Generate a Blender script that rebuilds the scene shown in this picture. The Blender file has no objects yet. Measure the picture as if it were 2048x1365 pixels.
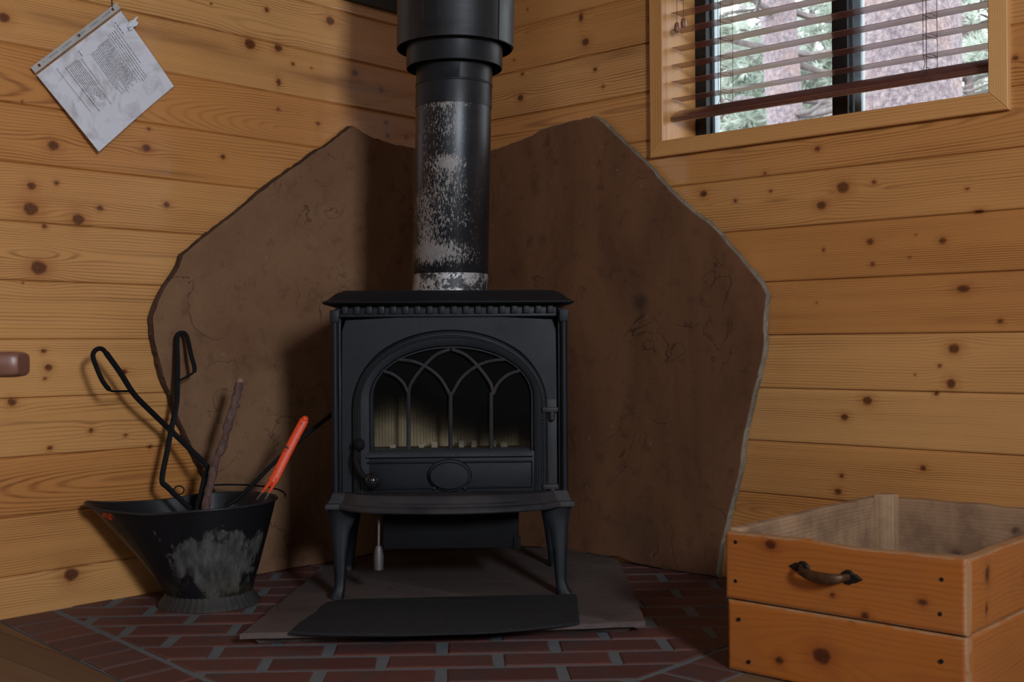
import bpy, bmesh, math, random
import numpy as np
from mathutils import Vector, Matrix
random.seed(7)
RNG = np.random.default_rng(11)
PI = math.pi
S2 = 2 ** -.5
scene = bpy.context.scene
COL = scene.collection

# ---------------------------------------------------------------- camera
F_PX = 2347.09
YAW, PIT, ROL = -0.04418, 0.00217, -0.00659
CAM = np.array([0.0022, -3.59774, 0.59067])

def _yaw(d):
    cy, sy = math.cos(YAW), math.sin(YAW)
    return np.array([d[0] * cy - d[1] * sy, d[0] * sy + d[1] * cy, d[2]])

def ray(u, v):
    a = (u - 1024) / F_PX
    b = (682.5 - v) / F_PX
    cr, sr = math.cos(ROL), math.sin(ROL)
    a, b = a * cr - b * sr, a * sr + b * cr
    return _yaw(np.array([a, math.cos(PIT) - b * math.sin(PIT), math.sin(PIT) + b * math.cos(PIT)]))

cr, sr, cp, sp = math.cos(ROL), math.sin(ROL), math.cos(PIT), math.sin(PIT)
right = _yaw(np.array([cr, -sr * sp, sr * cp]))
up = _yaw(np.array([-sr, -cr * sp, cr * cp]))
fwd = _yaw(np.array([0, cp, sp]))
cam_data = bpy.data.cameras.new('camera')
cam = bpy.data.objects.new('camera', cam_data)
COL.objects.link(cam)
M = Matrix.Identity(4)
for i in range(3):
    M[i][0], M[i][1], M[i][2], M[i][3] = right[i], up[i], -fwd[i], CAM[i]
cam.matrix_world = M
cam_data.sensor_width = 36
cam_data.lens = F_PX * 36 / 2048
cam_data.clip_start = 0.05
cam_data.dof.use_dof = True
cam_data.dof.focus_distance = 2.62
cam_data.dof.aperture_fstop = 9
scene.camera = cam

# ---------------------------------------------------------------- world and light
world = bpy.data.worlds.new('sky')
scene.world = world
world.use_nodes = True
wn = world.node_tree
wn.nodes['Background'].inputs[0].default_value = (0.90, 0.96, 1.0, 1)
wn.nodes['Background'].inputs[1].default_value = 4.6

# rooms frame: r runs along the right wall, l along the left wall, corner at the origin
def RL(r, l, z=0.0):
    return np.array([(r - l) * S2, -(r + l) * S2, z])

def area(name, loc, target, sx, sy, power, color):
    d = bpy.data.lights.new(name, 'AREA')
    d.shape = 'RECTANGLE'; d.size = sx; d.size_y = sy
    d.energy = power; d.color = color
    o = bpy.data.objects.new(name, d)
    COL.objects.link(o)
    o.location = Vector(loc)
    o.rotation_euler = (Vector(target) - Vector(loc)).to_track_quat('-Z', 'Y').to_euler()
    return o
# daylight through the side-wall window, plus an added soft fill from the back wall
area('daylight_side_window', RL(4.50, 2.62, 1.62), RL(0, 2.62, 1.62), 0.50, 0.64, 104, (0.82, 0.90, 1.0))
area('fill_lamp_back', RL(3.7, 5.04, 1.75), RL(3.7, 0, 1.75), 0.9, 0.7, 10, (0.80, 0.90, 1.0))

scene.view_settings.view_transform = 'Standard'
scene.view_settings.look = 'None'
scene.view_settings.exposure = 0.0
scene.view_settings.gamma = 1.0
scene.view_settings.use_curve_mapping = False

# ---------------------------------------------------------------- helpers
def floor_pt(u, v, z=0.0):
    d = ray(u, v); return CAM + d * ((z - CAM[2]) / d[2])
def on_y(u, v, y):
    d = ray(u, v); return CAM + d * ((y - CAM[1]) / d[1])
def on_wall(u, v, side, off=0.0):
    n = np.array([S2, -S2, 0]) if side == 'L' else np.array([-S2, -S2, 0])
    d = ray(u, v); t = (off - CAM @ n) / (d @ n); P = CAM + d * t
    r, l = (P[0] - P[1]) * S2, (-P[0] - P[1]) * S2
    return (l if side == 'L' else r), P[2]

def new_bm(): return bmesh.new()

def mesh_obj(name, bm, mat, parent=None, smooth=True, angle=35):
    """link a bmesh built in world coordinates as one object below parent"""
    me = bpy.data.meshes.new(name)
    bmesh.ops.recalc_face_normals(bm, faces=bm.faces[:])
    bm.to_mesh(me); bm.free()
    return link_mesh(name, me, mat, parent, smooth, angle)

def root_loc(p):
    v = Vector((0, 0, 0))
    while p is not None:
        v = v + p.location; p = p.parent
    return v

def link_mesh(name, me, mat, parent=None, smooth=True, angle=35):
    mats = mat if isinstance(mat, (list, tuple)) else [mat]
    for m in mats: me.materials.append(m)
    if parent is not None:
        me.transform(Matrix.Translation(-root_loc(parent)))
    if smooth:
        me.shade_smooth()
        me.set_sharp_from_angle(angle=math.radians(angle))
    o = bpy.data.objects.new(name, me)
    COL.objects.link(o)
    if parent is not None: o.parent = parent
    return o

def tag(o, label=None, cat=None, group=None, kind=None):
    if label: o['label'] = label
    if cat: o['category'] = cat
    if group: o['group'] = group
    if kind: o['kind'] = kind
    return o

def thing(name, label, cat, loc, group=None):
    o = bpy.data.objects.new(name, None)
    o.empty_display_size = 0.1
    COL.objects.link(o); o.location = Vector(loc)
    return tag(o, label, cat, group)

def box(bm, lo, hi, bev=0.0, frame=None):
    """axis box; frame = (origin, ex, ey, ez) for another basis"""
    vs = []
    for z in (lo[2], hi[2]):
        for y in (lo[1], hi[1]):
            for x in (lo[0], hi[0]):
                if frame is None: p = Vector((x, y, z))
                else:
                    o, ex, ey, ez = [Vector(a) for a in frame]
                    p = o + ex * x + ey * y + ez * z
                vs.append(bm.verts.new(p))
    fs = []
    for q in ((0, 2, 3, 1), (4, 5, 7, 6), (0, 1, 5, 4), (2, 6, 7, 3), (0, 4, 6, 2), (1, 3, 7, 5)):
        fs.append(bm.faces.new([vs[i] for i in q]))
    if bev > 0:
        es = list({e for f in fs for e in f.edges})
        bmesh.ops.bevel(bm, geom=es, offset=bev, segments=2, profile=0.6, affect='EDGES')
    return vs

RLF = (Vector((0, 0, 0)), Vector(RL(1, 0)), Vector(RL(0, 1)), Vector((0, 0, 1)))   # basis r, l, z

def grid_faces(bm, rows, closed_u=False, closed_v=False):
    n = len(rows); m = len(rows[0])
    for i in range(n if closed_u else n - 1):
        for j in range(m if closed_v else m - 1):
            a, b = rows[i][j], rows[i][(j + 1) % m]
            c, d = rows[(i + 1) % n][(j + 1) % m], rows[(i + 1) % n][j]
            try: bm.faces.new((a, b, c, d))
            except ValueError: pass

def sweep(bm, pts, rad, sides=10, upv=(0, 1, 0), closed=False, cap=True, square=False):
    """tube along pts; rad: number, (a,b) or list of either: a along side, b along up"""
    pts = [Vector(p) for p in pts]; n = len(pts)
    if not isinstance(rad, list): rad = [rad] * n
    rows = []; upv = Vector(upv)
    for i, p in enumerate(pts):
        if closed: t = pts[(i + 1) % n] - pts[i - 1]
        else: t = pts[min(i + 1, n - 1)] - pts[max(i - 1, 0)]
        t.normalize()
        s = t.cross(upv)
        if s.length < 1e-4: s = t.cross(Vector((1, 0, 0)))
        s.normalize(); w = s.cross(t).normalized()
        a, b = rad[i] if isinstance(rad[i], (tuple, list)) else (rad[i], rad[i])
        row = []
        for k in range(sides):
            th = 2 * PI * (k + (0.5 if square else 0)) / sides
            c, q = math.cos(th), math.sin(th)
            if square:
                m_ = max(abs(c), abs(q)); c /= m_; q /= m_
            row.append(bm.verts.new(p + s * a * c + w * b * q))
        rows.append(row)
    grid_faces(bm, rows, closed_u=closed, closed_v=True)
    if cap and not closed:
        bm.faces.new(rows[0][::-1]); bm.faces.new(rows[-1])
    return rows

def lathe(bm, prof, c=(0, 0), n=48, cap=False, lean=(0, 0)):
    """prof: list of (radius, z); lean shifts the axis with height"""
    rows = []
    for r, z in prof:
        rows.append([bm.verts.new((c[0] + lean[0] * z + r * math.cos(2 * PI * k / n), c[1] + lean[1] * z + r * math.sin(2 * PI * k / n), z)) for k in range(n)])
    grid_faces(bm, rows, closed_v=True)
    if cap:
        bm.faces.new(rows[0][::-1]); bm.faces.new(rows[-1])
    return rows

def ball(bm, c, r, seg=16, rings=10, scale=(1, 1, 1)):
    rows = []
    for i in range(1, rings):
        a = PI * i / rings
        rows.append([bm.verts.new((c[0] + r * scale[0] * math.sin(a) * math.cos(2 * PI * k / seg), c[1] + r * scale[1] * math.sin(a) * math.sin(2 * PI * k / seg), c[2] + r * scale[2] * math.cos(a))) for k in range(seg)])
    t = bm.verts.new((c[0], c[1], c[2] + r * scale[2])); b = bm.verts.new((c[0], c[1], c[2] - r * scale[2]))
    grid_faces(bm, rows, closed_v=True)
    for k in range(seg):
        bm.faces.new((t, rows[0][k], rows[0][(k + 1) % seg]))
        bm.faces.new((b, rows[-1][(k + 1) % seg], rows[-1][k]))

def smooth_path(pts, n=8):
    """Catmull-Rom through pts"""
    P = [np.array(p, float) for p in pts]; out = []
    for i in range(len(P) - 1):
        p0 = P[i - 1] if i > 0 else 2 * P[0] - P[1]
        p3 = P[i + 2] if i + 2 < len(P) else 2 * P[-1] - P[-2]
        for k in range(n):
            t = k / n
            out.append(0.5 * ((2 * P[i]) + (-p0 + P[i + 1]) * t + (2 * p0 - 5 * P[i] + 4 * P[i + 1] - p3) * t * t + (-p0 + 3 * P[i] - 3 * P[i + 1] + p3) * t ** 3))
    out.append(P[-1]); return out

def clip_poly(poly, a, b, c):
    """keep the part of a 2D polygon where a*x+b*y <= c"""
    out = []
    for i in range(len(poly)):
        p, q = poly[i], poly[(i + 1) % len(poly)]
        dp, dq = a * p[0] + b * p[1] - c, a * q[0] + b * q[1] - c
        if dp <= 0: out.append(p)
        if (dp < 0 < dq) or (dq < 0 < dp):
            t = dp / (dp - dq); out.append((p[0] + (q[0] - p[0]) * t, p[1] + (q[1] - p[1]) * t))
    return out

def area2(poly):
    return 0.5 * sum(poly[i][0] * poly[(i + 1) % len(poly)][1] - poly[(i + 1) % len(poly)][0] * poly[i][1] for i in range(len(poly)))

def inset_poly(poly, d):
    if area2(poly) < 0: poly = poly[::-1]
    out = list(poly)
    for i in range(len(poly)):
        p, q = poly[i], poly[(i + 1) % len(poly)]
        ex, ey = q[0] - p[0], q[1] - p[1]; L = math.hypot(ex, ey)
        if L < 1e-6: continue
        nx, ny = ey / L, -ex / L
        out = clip_poly(out, nx, ny, nx * p[0] + ny * p[1] - d)
        if len(out) < 3: return []
    return out

# numpy value noise ------------------------------------------------------------
_T = RNG.random((256, 256))
def vnoise(x, y, seed=0):
    x = np.asarray(x, float) + seed * 17.31; y = np.asarray(y, float) + seed * 9.77
    xi, yi = np.floor(x).astype(int), np.floor(y).astype(int)
    fx, fy = x - xi, y - yi
    fx = fx * fx * (3 - 2 * fx); fy = fy * fy * (3 - 2 * fy)
    g = lambda a, b: _T[a % 256, b % 256]
    return (g(xi, yi) * (1 - fx) + g(xi + 1, yi) * fx) * (1 - fy) + (g(xi, yi + 1) * (1 - fx) + g(xi + 1, yi + 1) * fx) * fy
def fbm(x, y, seed=0, o=3):
    r = 0; a = .5
    for k in range(o):
        r = r + a * vnoise(x * 2 ** k, y * 2 ** k, seed + k); a *= .5
    return r

# ---------------------------------------------------------------- materials
class NT:
    def __init__(s, name):
        s.m = bpy.data.materials.new(name); s.m.use_nodes = True
        s.t = s.m.node_tree; s.b = s.t.nodes['Principled BSDF']; s.out = s.t.nodes['Material Output']
    def n(s, typ, **kw):
        nd = s.t.nodes.new(typ)
        for k, v in kw.items(): setattr(nd, k, v)
        return nd
    def put(s, nd, key, val):
        if isinstance(val, bpy.types.NodeSocket): s.t.links.new(val, nd.inputs[key])
        elif val is not None: nd.inputs[key].default_value = val
    def math(s, op, a, b=None, c=None, clamp=False):
        nd = s.n('ShaderNodeMath', operation=op); nd.use_clamp = clamp
        s.put(nd, 0, a); s.put(nd, 1, b); s.put(nd, 2, c); return nd.outputs[0]
    def mix(s, f, a, b, mode='MIX'):
        nd = s.n('ShaderNodeMix', data_type='RGBA', blend_type=mode)
        s.put(nd, 0, f); s.put(nd, 6, a if isinstance(a, bpy.types.NodeSocket) else rgb(a)); s.put(nd, 7, b if isinstance(b, bpy.types.NodeSocket) else rgb(b))
        return nd.outputs[2]
    def noise(s, vec, scale, detail=3, rough=.55, out=0, dist=0):
        nd = s.n('ShaderNodeTexNoise'); s.put(nd, 'Vector', vec); nd.inputs['Scale'].default_value = scale
        nd.inputs['Detail'].default_value = detail; nd.inputs['Roughness'].default_value = rough; nd.inputs['Distortion'].default_value = dist
        return nd.outputs[out]
    def scale(s, vec, k):
        nd = s.n('ShaderNodeVectorMath', operation='MULTIPLY'); s.put(nd, 0, vec); nd.inputs[1].default_value = k; return nd.outputs[0]
    def ramp(s, f, stops, interp='LINEAR'):
        nd = s.n('ShaderNodeValToRGB'); cr_ = nd.color_ramp; cr_.interpolation = interp
        while len(cr_.elements) < len(stops): cr_.elements.new(0.5)
        for e, (p, c) in zip(cr_.elements, stops):
            e.position = p; e.color = rgb(c)
        s.put(nd, 0, f); return nd.outputs[0]
    def mr(s, f, a, b, c=0., d=1.):
        nd = s.n('ShaderNodeMapRange'); s.put(nd, 0, f)
        for i, v in enumerate((a, b, c, d)): nd.inputs[i + 1].default_value = v
        return nd.outputs[0]
    def obj(s): return s.n('ShaderNodeTexCoord').outputs['Object']
    def sep(s, vec):
        nd = s.n('ShaderNodeSeparateXYZ'); s.put(nd, 0, vec); return nd.outputs
    def bump(s, h, dist, strength=1.0, normal=None):
        nd = s.n('ShaderNodeBump'); s.put(nd, 'Height', h); nd.inputs['Distance'].default_value = dist; nd.inputs['Strength'].default_value = strength
        if normal is not None: s.put(nd, 'Normal', normal)
        return nd.outputs[0]
    def fin(s, color=None, rough=None, metal=None, normal=None, **kw):
        if color is not None: s.put(s.b, 'Base Color', color if isinstance(color, bpy.types.NodeSocket) else rgb(color))
        if rough is not None: s.put(s.b, 'Roughness', rough)
        if metal is not None: s.put(s.b, 'Metallic', metal)
        if normal is not None: s.put(s.b, 'Normal', normal)
        for k, v in kw.items(): s.put(s.b, k, v)
        return s.m

def rgb(c):
    if isinstance(c, (int, float)): return (c, c, c, 1)
    return tuple(c) + (1,) if len(c) == 3 else tuple(c)
def srgb(r, g, b):
    f = lambda x: (x / 255 / 12.92) if x <= 10 else ((x / 255 + .055) / 1.055) ** 2.4
    return (f(r), f(g), f(b))

def wood_mat(name, light, dark, knot1, knot2, rough=.38, ring=.0072, coat=.25, grain=.55, weather=0, coat_rough=.22, edge=None, coat_ior=1.5):
    s = NT(name)
    w = s.n('ShaderNodeAttribute', attribute_name='wood').outputs['Vector']
    uv = s.n('ShaderNodeAttribute', attribute_name='wuv').outputs['Vector']
    ph, kn, ti = s.sep(w); al, ac, st = s.sep(uv)
    n1 = s.noise(s.scale(uv, (1.5, 15, 0)), 1, 4)
    n2 = s.noise(s.scale(uv, (7, 420, 0)), 1, 2)
    n3 = s.noise(s.scale(uv, (1.7, 6, 0)), 1, 2)
    arg = s.math('ADD', s.math('MULTIPLY', ph, 2 * PI / ring), s.math('MULTIPLY', n1, 15.0))
    sn = s.math('SINE', arg)
    line = s.math('POWER', s.mr(sn, -.6, 1), 2.0)
    strength = s.mr(n3, .25, .7, grain * .45, grain * 1.35)
    strength = s.math('MULTIPLY', strength, s.mr(s.noise(s.scale(uv, (.9, 34, 0)), 1, 2), .35, .65, .25, 1.25))
    f = s.math('MULTIPLY', line, strength)
    f = s.math('ADD', f, s.math('MULTIPLY', s.math('SUBTRACT', n2, .5), .22), clamp=True)
    c = s.mix(f, light, dark)
    c = s.mix(s.mr(n3, .35, .8, 0, .4), c, s.mix(.5, c, dark))
    tn = s.n('ShaderNodeHueSaturation')
    s.put(tn, 'Hue', s.mr(ti, 0, 1, .494, .504)); s.put(tn, 'Saturation', s.mr(ti, 0, 1, 1.02, .95)); s.put(tn, 'Value', s.mr(ti, 0, 1, .90, 1.08)); s.put(tn, 'Color', c)
    c = tn.outputs[0]
    c = s.mix(st, c, s.mix(1, c, (.42, .36, .36), 'MULTIPLY'))
    kf = s.mr(kn, 0.02, .38, 0, .6)
    c = s.mix(kf, c, knot1)
    kf2 = s.mr(kn, .4, .95, 0, .93)
    kc = s.mix(s.mr(s.noise(s.scale(uv, (260, 260, 0)), 1, 2), .3, .7), knot2, s.mix(.5, knot2, knot1))
    c = s.mix(kf2, c, kc)
    if edge:
        o = s.obj(); ed = s.n('ShaderNodeAttribute', attribute_name='edge').outputs['Fac']
        c = s.mix(s.mr(s.math('MULTIPLY', ed, s.mr(s.noise(o, 34, 4), .3, .6, .2, 1.3)), .35, .75, 0, .85), c, edge)
    if weather:
        o = s.obj()
        c = s.mix(s.mr(s.noise(o, 11, 5, .65), .42, .62, 0, weather), c, srgb(112, 84, 62))
    h = s.math('ADD', s.math('MULTIPLY', line, -.5), s.math('MULTIPLY', n2, .5))
    rr = s.mr(s.noise(s.scale(uv, (3, 60, 0)), 1, 2), .3, .7, rough - .06, rough + .08)
    return s.fin(c, rr, normal=s.bump(h, .0006, .5), **{'Coat Weight': coat, 'Coat Roughness': coat_rough, 'Coat IOR': coat_ior})

PINE = wood_mat('varnished_pine', srgb(206, 145, 80), srgb(120, 66, 26), srgb(142, 76, 32), srgb(52, 24, 16), rough=.36, coat=1., coat_rough=.08, coat_ior=1.5)
PINE_PALE = wood_mat('pale_pine_trim', srgb(216, 158, 92), srgb(164, 102, 50), srgb(150, 80, 36), srgb(66, 30, 16), rough=.5, coat=.05, grain=.4)
CRATE = wood_mat('orange_stained_pine', srgb(172, 97, 28), srgb(122, 60, 14), srgb(112, 50, 16), srgb(50, 20, 12), rough=.5, coat=.05, grain=.26, ring=.010, edge=srgb(168, 128, 92), weather=.12)
CRATE_IN = wood_mat('weathered_bare_wood', srgb(168, 132, 98), srgb(116, 84, 58), srgb(96, 58, 38), srgb(54, 32, 24), rough=.85, coat=0, grain=.32, ring=.011, weather=.7)
FLOORW = wood_mat('worn_floor_board', srgb(120, 92, 64), srgb(88, 62, 40), srgb(80, 50, 30), srgb(40, 24, 16), rough=.6, coat=0, grain=.25)

def wood_attr(al, ac, seed, knots, board, stains=(), bw=.13, styles=None):
    """per-vertex grain phase, knot mask, board tint, stain mask from coordinates along and across the boards"""
    al = np.asarray(al); ac = np.asarray(ac); board = np.asarray(board)
    ph = np.zeros_like(al); tint = np.zeros_like(al)
    for b in np.unique(board):
        m = board == b
        rb = np.random.default_rng(int(b) * 13 + seed * 101 + 5)
        a, c = al[m], ac[m]
        style = rb.random(); zc = (b + rb.uniform(.2, .8)) * bw; t = rb.random()
        if styles and int(b) in styles: style = styles[int(b)]
        wob = (fbm(a * 1.6, c * 5, seed + int(b) % 7) - .45) * .05
        if style < .45:
            w = .045 * (vnoise(a * 1.5 + b * 3.7, c * 0 + b, seed) * 1.8 - .3)
            ph[m] = np.sqrt((c - zc + wob * .4) ** 2 + np.clip(w, 0, 1) ** 2 + 1e-6) * 1.1
        else:
            ph[m] = c * rb.uniform(.8, 1.5) + wob * .5 + a * rb.uniform(-.01, .01)
        tint[m] = t
    kn = np.zeros_like(al)
    for (a0, c0, ra, rc) in knots:
        da, dc = al - a0, ac - c0
        near = (np.abs(da) < ra * 9) & (np.abs(dc) < rc * 6)
        if not near.any(): continue
        x, y = da[near], dc[near]
        g = np.exp(-(x / (4.2 * ra)) ** 2 - (y / (2.6 * rc)) ** 2)
        ph[near] -= y * g * .85
        d = np.sqrt((x / ra) ** 2 + (y / rc) ** 2) * (1 + .22 * (vnoise(x * 160, y * 160, seed + 3) - .5))
        k = np.maximum(np.clip((1.3 - d) / .5, 0, 1), .34 * np.exp(-(d / 2.1) ** 2))
        kn[near] = np.maximum(kn[near], k)
    st = np.zeros_like(al)
    for (a0, c0, ra, rc, s_) in stains:
        da, dc = (al - a0) / ra, (ac - c0) / rc
        st = np.maximum(st, s_ * np.exp(-(da ** 2 + dc ** 2)) * (.3 + 1.1 * vnoise(al * 9, ac * 130, 4)))
    return ph, kn, tint, np.clip(st, 0, 1)

def set_wood(me, al, ac, seed, knots=(), board=None, stains=(), bw=.13, styles=None):
    al = np.asarray(al, float); ac = np.asarray(ac, float)
    if board is None: board = np.floor(ac / bw)
    ph, kn, ti, st = wood_attr(al, ac, seed, knots, board, stains, bw, styles)
    for nm, arr in (('wood', np.stack([ph, kn, ti], 1)), ('wuv', np.stack([al, ac, st], 1))):
        at = me.attributes.new(nm, 'FLOAT_VECTOR', 'POINT')
        at.data.foreach_set('vector', arr.astype(np.float32).ravel())

def plank(name, mat, parent, origin, ea, ec, en, la, lc, th, seed=1, knots=(), res=.006, rnd=.003, tint=None, wob=0.0, smooth=True, styles=None, stains=()):
    """a board: la along ea, lc across ec, thickness th behind the face (face outward = en); fine grid on the front, wood attributes"""
    origin, ea, ec, en = [np.array(v, float) for v in (origin, ea, ec, en)]
    na, nc = max(2, int(la / res)), max(2, int(lc / res))
    A = np.concatenate([[0, rnd * .3, rnd], np.linspace(rnd, la - rnd, na)[1:-1], [la - rnd, la - rnd * .3, la]])
    Cc = np.concatenate([[0, rnd * .3, rnd], np.linspace(rnd, lc - rnd, nc)[1:-1], [lc - rnd, lc - rnd * .3, lc]])
    a2, c2 = np.meshgrid(A, Cc, indexing='ij')
    def drop(t, L):
        e = np.minimum(t, L - t); return np.where(e < rnd, (1 - e / rnd) ** 2 * rnd, 0)
    d = -np.maximum(drop(a2, la), drop(c2, lc))
    cc = c2.copy()
    if wob:
        k = np.clip((c2 / lc - .8) / .2, 0, 1); cc = cc + k * wob * (fbm(a2 * 9, a2 * 0 + seed, seed) - .5) * 2
    P = origin + a2[..., None] * ea + cc[..., None] * ec + d[..., None] * en
    B = origin + a2[..., None] * ea + cc[..., None] * ec - th * en
    n, m = a2.shape
    front = P.reshape(-1, 3); idx = np.arange(n * m).reshape(n, m)
    faces = [(idx[i, j], idx[i + 1, j], idx[i + 1, j + 1], idx[i, j + 1]) for i in range(n - 1) for j in range(m - 1)]
    border = [idx[i, 0] for i in range(n)] + [idx[n - 1, j] for j in range(1, m)] + [idx[i, m - 1] for i in range(n - 2, -1, -1)] + [idx[0, j] for j in range(m - 2, 0, -1)]
    bpos = B.reshape(-1, 3)[border]; base = n * m
    verts = np.concatenate([front, bpos])
    nb = len(border)
    for k in range(nb):
        faces.append((border[(k + 1) % nb], border[k], base + k, base + (k + 1) % nb))
    faces.append(tuple(base + k for k in range(nb)))
    me = bpy.data.meshes.new(name)
    me.from_pydata([tuple(v) for v in verts], [], [tuple(int(i) for i in f) for f in faces])
    me.update()
    bmx = bmesh.new(); bmx.from_mesh(me); bmesh.ops.recalc_face_normals(bmx, faces=bmx.faces[:]); bmx.to_mesh(me); bmx.free()
    al = np.concatenate([a2.ravel(), a2.ravel()[border]]) + seed * 1.37
    ac = np.concatenate([c2.ravel(), c2.ravel()[border]])
    kk = [(k[0] + seed * 1.37, k[1], k[2], k[3]) for k in knots]
    ss = [(k[0] + seed * 1.37,) + tuple(k[1:]) for k in stains]
    set_wood(me, al, ac, seed, kk, np.zeros(len(al)), ss, bw=lc, styles=styles)
    eg = np.zeros(len(al), np.float32); eg[:n * m] = np.clip(1 - np.minimum(np.minimum(a2, la - a2), np.minimum(c2, lc - c2)).ravel() / .006, 0, 1); eg[n * m:] = .9
    at_ = me.attributes.new('edge', 'FLOAT', 'POINT'); at_.data.foreach_set('value', eg)
    if tint is not None:
        d_ = me.attributes['wood'].data; arr = np.zeros(len(al) * 3, np.float32); d_.foreach_get('vector', arr); arr[2::3] = tint; d_.foreach_set('vector', arr)
    return link_mesh(name, me, mat, parent, smooth, 40)
# ---------------------------------------------------------------- other materials
def iron_mat(name, col, rough, metal=.3, dust=.0, bump=.0004, scale=60, spec=.24):
    s = NT(name); o = s.obj()
    n = s.noise(o, scale, 4); n2 = s.noise(o, 7, 4)
    c = s.mix(s.mr(n2, .4, .75, 0, dust), col, (.09, .075, .07))
    c = s.mix(s.mr(n, .35, .75, 0, .35), c, tuple(x * .5 for x in col))
    return s.fin(c, s.mr(n2, .3, .7, rough - .08, rough + .12), metal, s.bump(s.noise(o, scale * 5, 2), bump, .6), **{'Specular IOR Level': spec})
IRON = iron_mat('black_cast_iron', (.0075, .009, .012), .48, 0., .06)
IRON_DUSTY = iron_mat('dusty_cast_iron', (.022, .021, .024), .5, 0., .45)
IRON_DARK = iron_mat('matt_black_iron', (.004, .004, .005), .75, 0., .04, spec=.2)
IRON_RUST = iron_mat('rust_flecked_dark_iron', (.03, .025, .023), .6, .3, .5)
GREYMETAL = iron_mat('dull_grey_metal', (.16, .15, .15), .5, .6, .3)
BALL = NT('polished_black_knob').fin((.012, .012, .014), .16, .1)
BRONZE = iron_mat('worn_bronze', (.07, .045, .03), .42, .8, .3)

def pipe_mat():
    s = NT('worn_black_stovepipe'); o = s.obj(); x, y, z = s.sep(o)
    n = s.noise(o, 26, 5, .65); fine = s.noise(s.scale(o, (1, 1, .35)), 330, 3, .7); mid = s.noise(o, 9, 3)
    # patchy paint loss: lower left sweep, a band in the middle, and the top of the section
    def blob(cx, cz, rx, rz, amp):
        a = s.math('POWER', s.math('DIVIDE', s.math('SUBTRACT', x, cx), rx), 2)
        b = s.math('POWER', s.math('DIVIDE', s.math('SUBTRACT', z, cz), rz), 2)
        return s.math('MULTIPLY', s.math('EXPONENT', s.math('MULTIPLY', s.math('ADD', a, b), -1.)), amp)
    e = blob(-.03, .088, .075, .028, 1.2)
    for q in ((-.055, .14, .035, .05, .62), (-.075, .20, .03, .05, .42), (.0, .30, .035, .018, .85), (-.01, .27, .06, .05, .42), (.0, .40, .035, .05, .55), (-.01, .44, .06, .018, .60), (-.04, .36, .04, .06, .32), (.02, .17, .06, .05, .32), (-.02, .22, .05, .06, .38)):
        e = s.math('ADD', e, blob(*q))
    e = s.math('MINIMUM', e, 1.25)
    front = s.mr(y, .02, -.03)
    e = s.math('MULTIPLY', e, front)
    e = s.math('ADD', e, s.math('MULTIPLY', s.math('SUBTRACT', n, .5), .9))
    m = s.mr(s.math('ADD', fine, s.math('MULTIPLY', e, .30)),   .685, .75)
    base = s.mix(s.mr(mid, .4, .7), (.008, .009, .012), (.015, .017, .021))
    worn = s.mix(s.noise(o, 90, 3), (.17, .155, .145), (.36, .33, .31))
    c = s.mix(m, base, worn)
    return s.fin(c, s.mr(m, 0, 1, .36, .6), s.mr(m, 0, 1, .2, .25), s.bump(fine, .0003, .5))
PIPE = pipe_mat()
def scuffed():
    s = NT('scuffed_black_sheet_metal'); o = s.obj()
    n = s.noise(s.scale(o, (3, 3, 14)), 3.2, 5, .6); n2 = s.noise(s.scale(o, (26, 26, 2)), 3, 4)
    c = s.mix(s.mr(n, .5, .75, 0, .7), (.013, .014, .016), (.005, .005, .006))
    c = s.mix(s.mr(n2, .58, .8, 0, .5), c, (.07, .068, .065))
    return s.fin(c, .45, .3, s.bump(n, .0008, .5))
SCUFF = scuffed()
def galv():
    s = NT('bare_pipe_collar'); o = s.obj(); n = s.noise(o, 34, 6, .8)
    m = s.mr(n, .47, .53)
    return s.fin(s.mix(m, (.42, .40, .39), (.03, .03, .03)), .5, .4)
GALV = galv()

def stone_mat(name, a, b, c_, streak=(1, 1, 1), seed=0.):
    s = NT(name); o = s.n('ShaderNodeVectorMath', operation='ADD'); s.put(o, 0, s.obj()); o.inputs[1].default_value = (seed, seed * 2, seed); o = o.outputs[0]
    n = s.noise(s.scale(o, streak), 3.2, 5, .6, dist=.6); n2 = s.noise(o, 22, 5, .62); n3 = s.noise(o, 160, 3)
    c = s.mix(s.mr(n, .38, .64), a, b)
    c = s.mix(s.mr(n2, .55, .75, 0, .6), c, c_)
    # thin ragged cracks in the cleft face
    v = s.n('ShaderNodeTexNoise'); s.put(v, 'Vector', o); v.inputs['Scale'].default_value = 6; v.inputs['Detail'].default_value = 6; v.inputs['Distortion'].default_value = 1.2
    cr_ = s.math('ABSOLUTE', s.math('SUBTRACT', v.outputs[0], .5))
    crack = s.mr(cr_, 0, .008, 1, 0)
    crack = s.math('MULTIPLY', crack, s.mr(s.noise(o, 5, 2), .5, .62))
    c = s.mix(s.math('MULTIPLY', crack, .55), c, tuple(k * .3 for k in c_))
    c = s.mix(s.mr(n3, .25, .75, 0, .3), c, s.mix(1, c, (.6, .58, .56), 'MULTIPLY'))
    c = s.mix(s.mr(s.noise(o, 55, 2), .7, .78, 0, .35), c, srgb(150, 130, 112))
    h = s.math('ADD', s.math('MULTIPLY', n2, .6), s.math('SUBTRACT', s.math('MULTIPLY', n3, .25), crack))
    return s.fin(c, .82, 0, s.bump(h, .004, .55), **{'Specular IOR Level': .3})
STONE = stone_mat('brown_sandstone', srgb(134, 100, 72), srgb(116, 82, 58), srgb(76, 52, 38))
STONE_R = stone_mat('dark_reddish_sandstone', srgb(116, 78, 52), srgb(96, 62, 40), srgb(60, 38, 26), (1.6, 1.6, .6), 3.1)
STONE_EDGE = stone_mat('grey_broken_stone_edge', srgb(140, 128, 110), srgb(110, 98, 84), srgb(70, 60, 52), (2, 2, 2), 1.)
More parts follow.
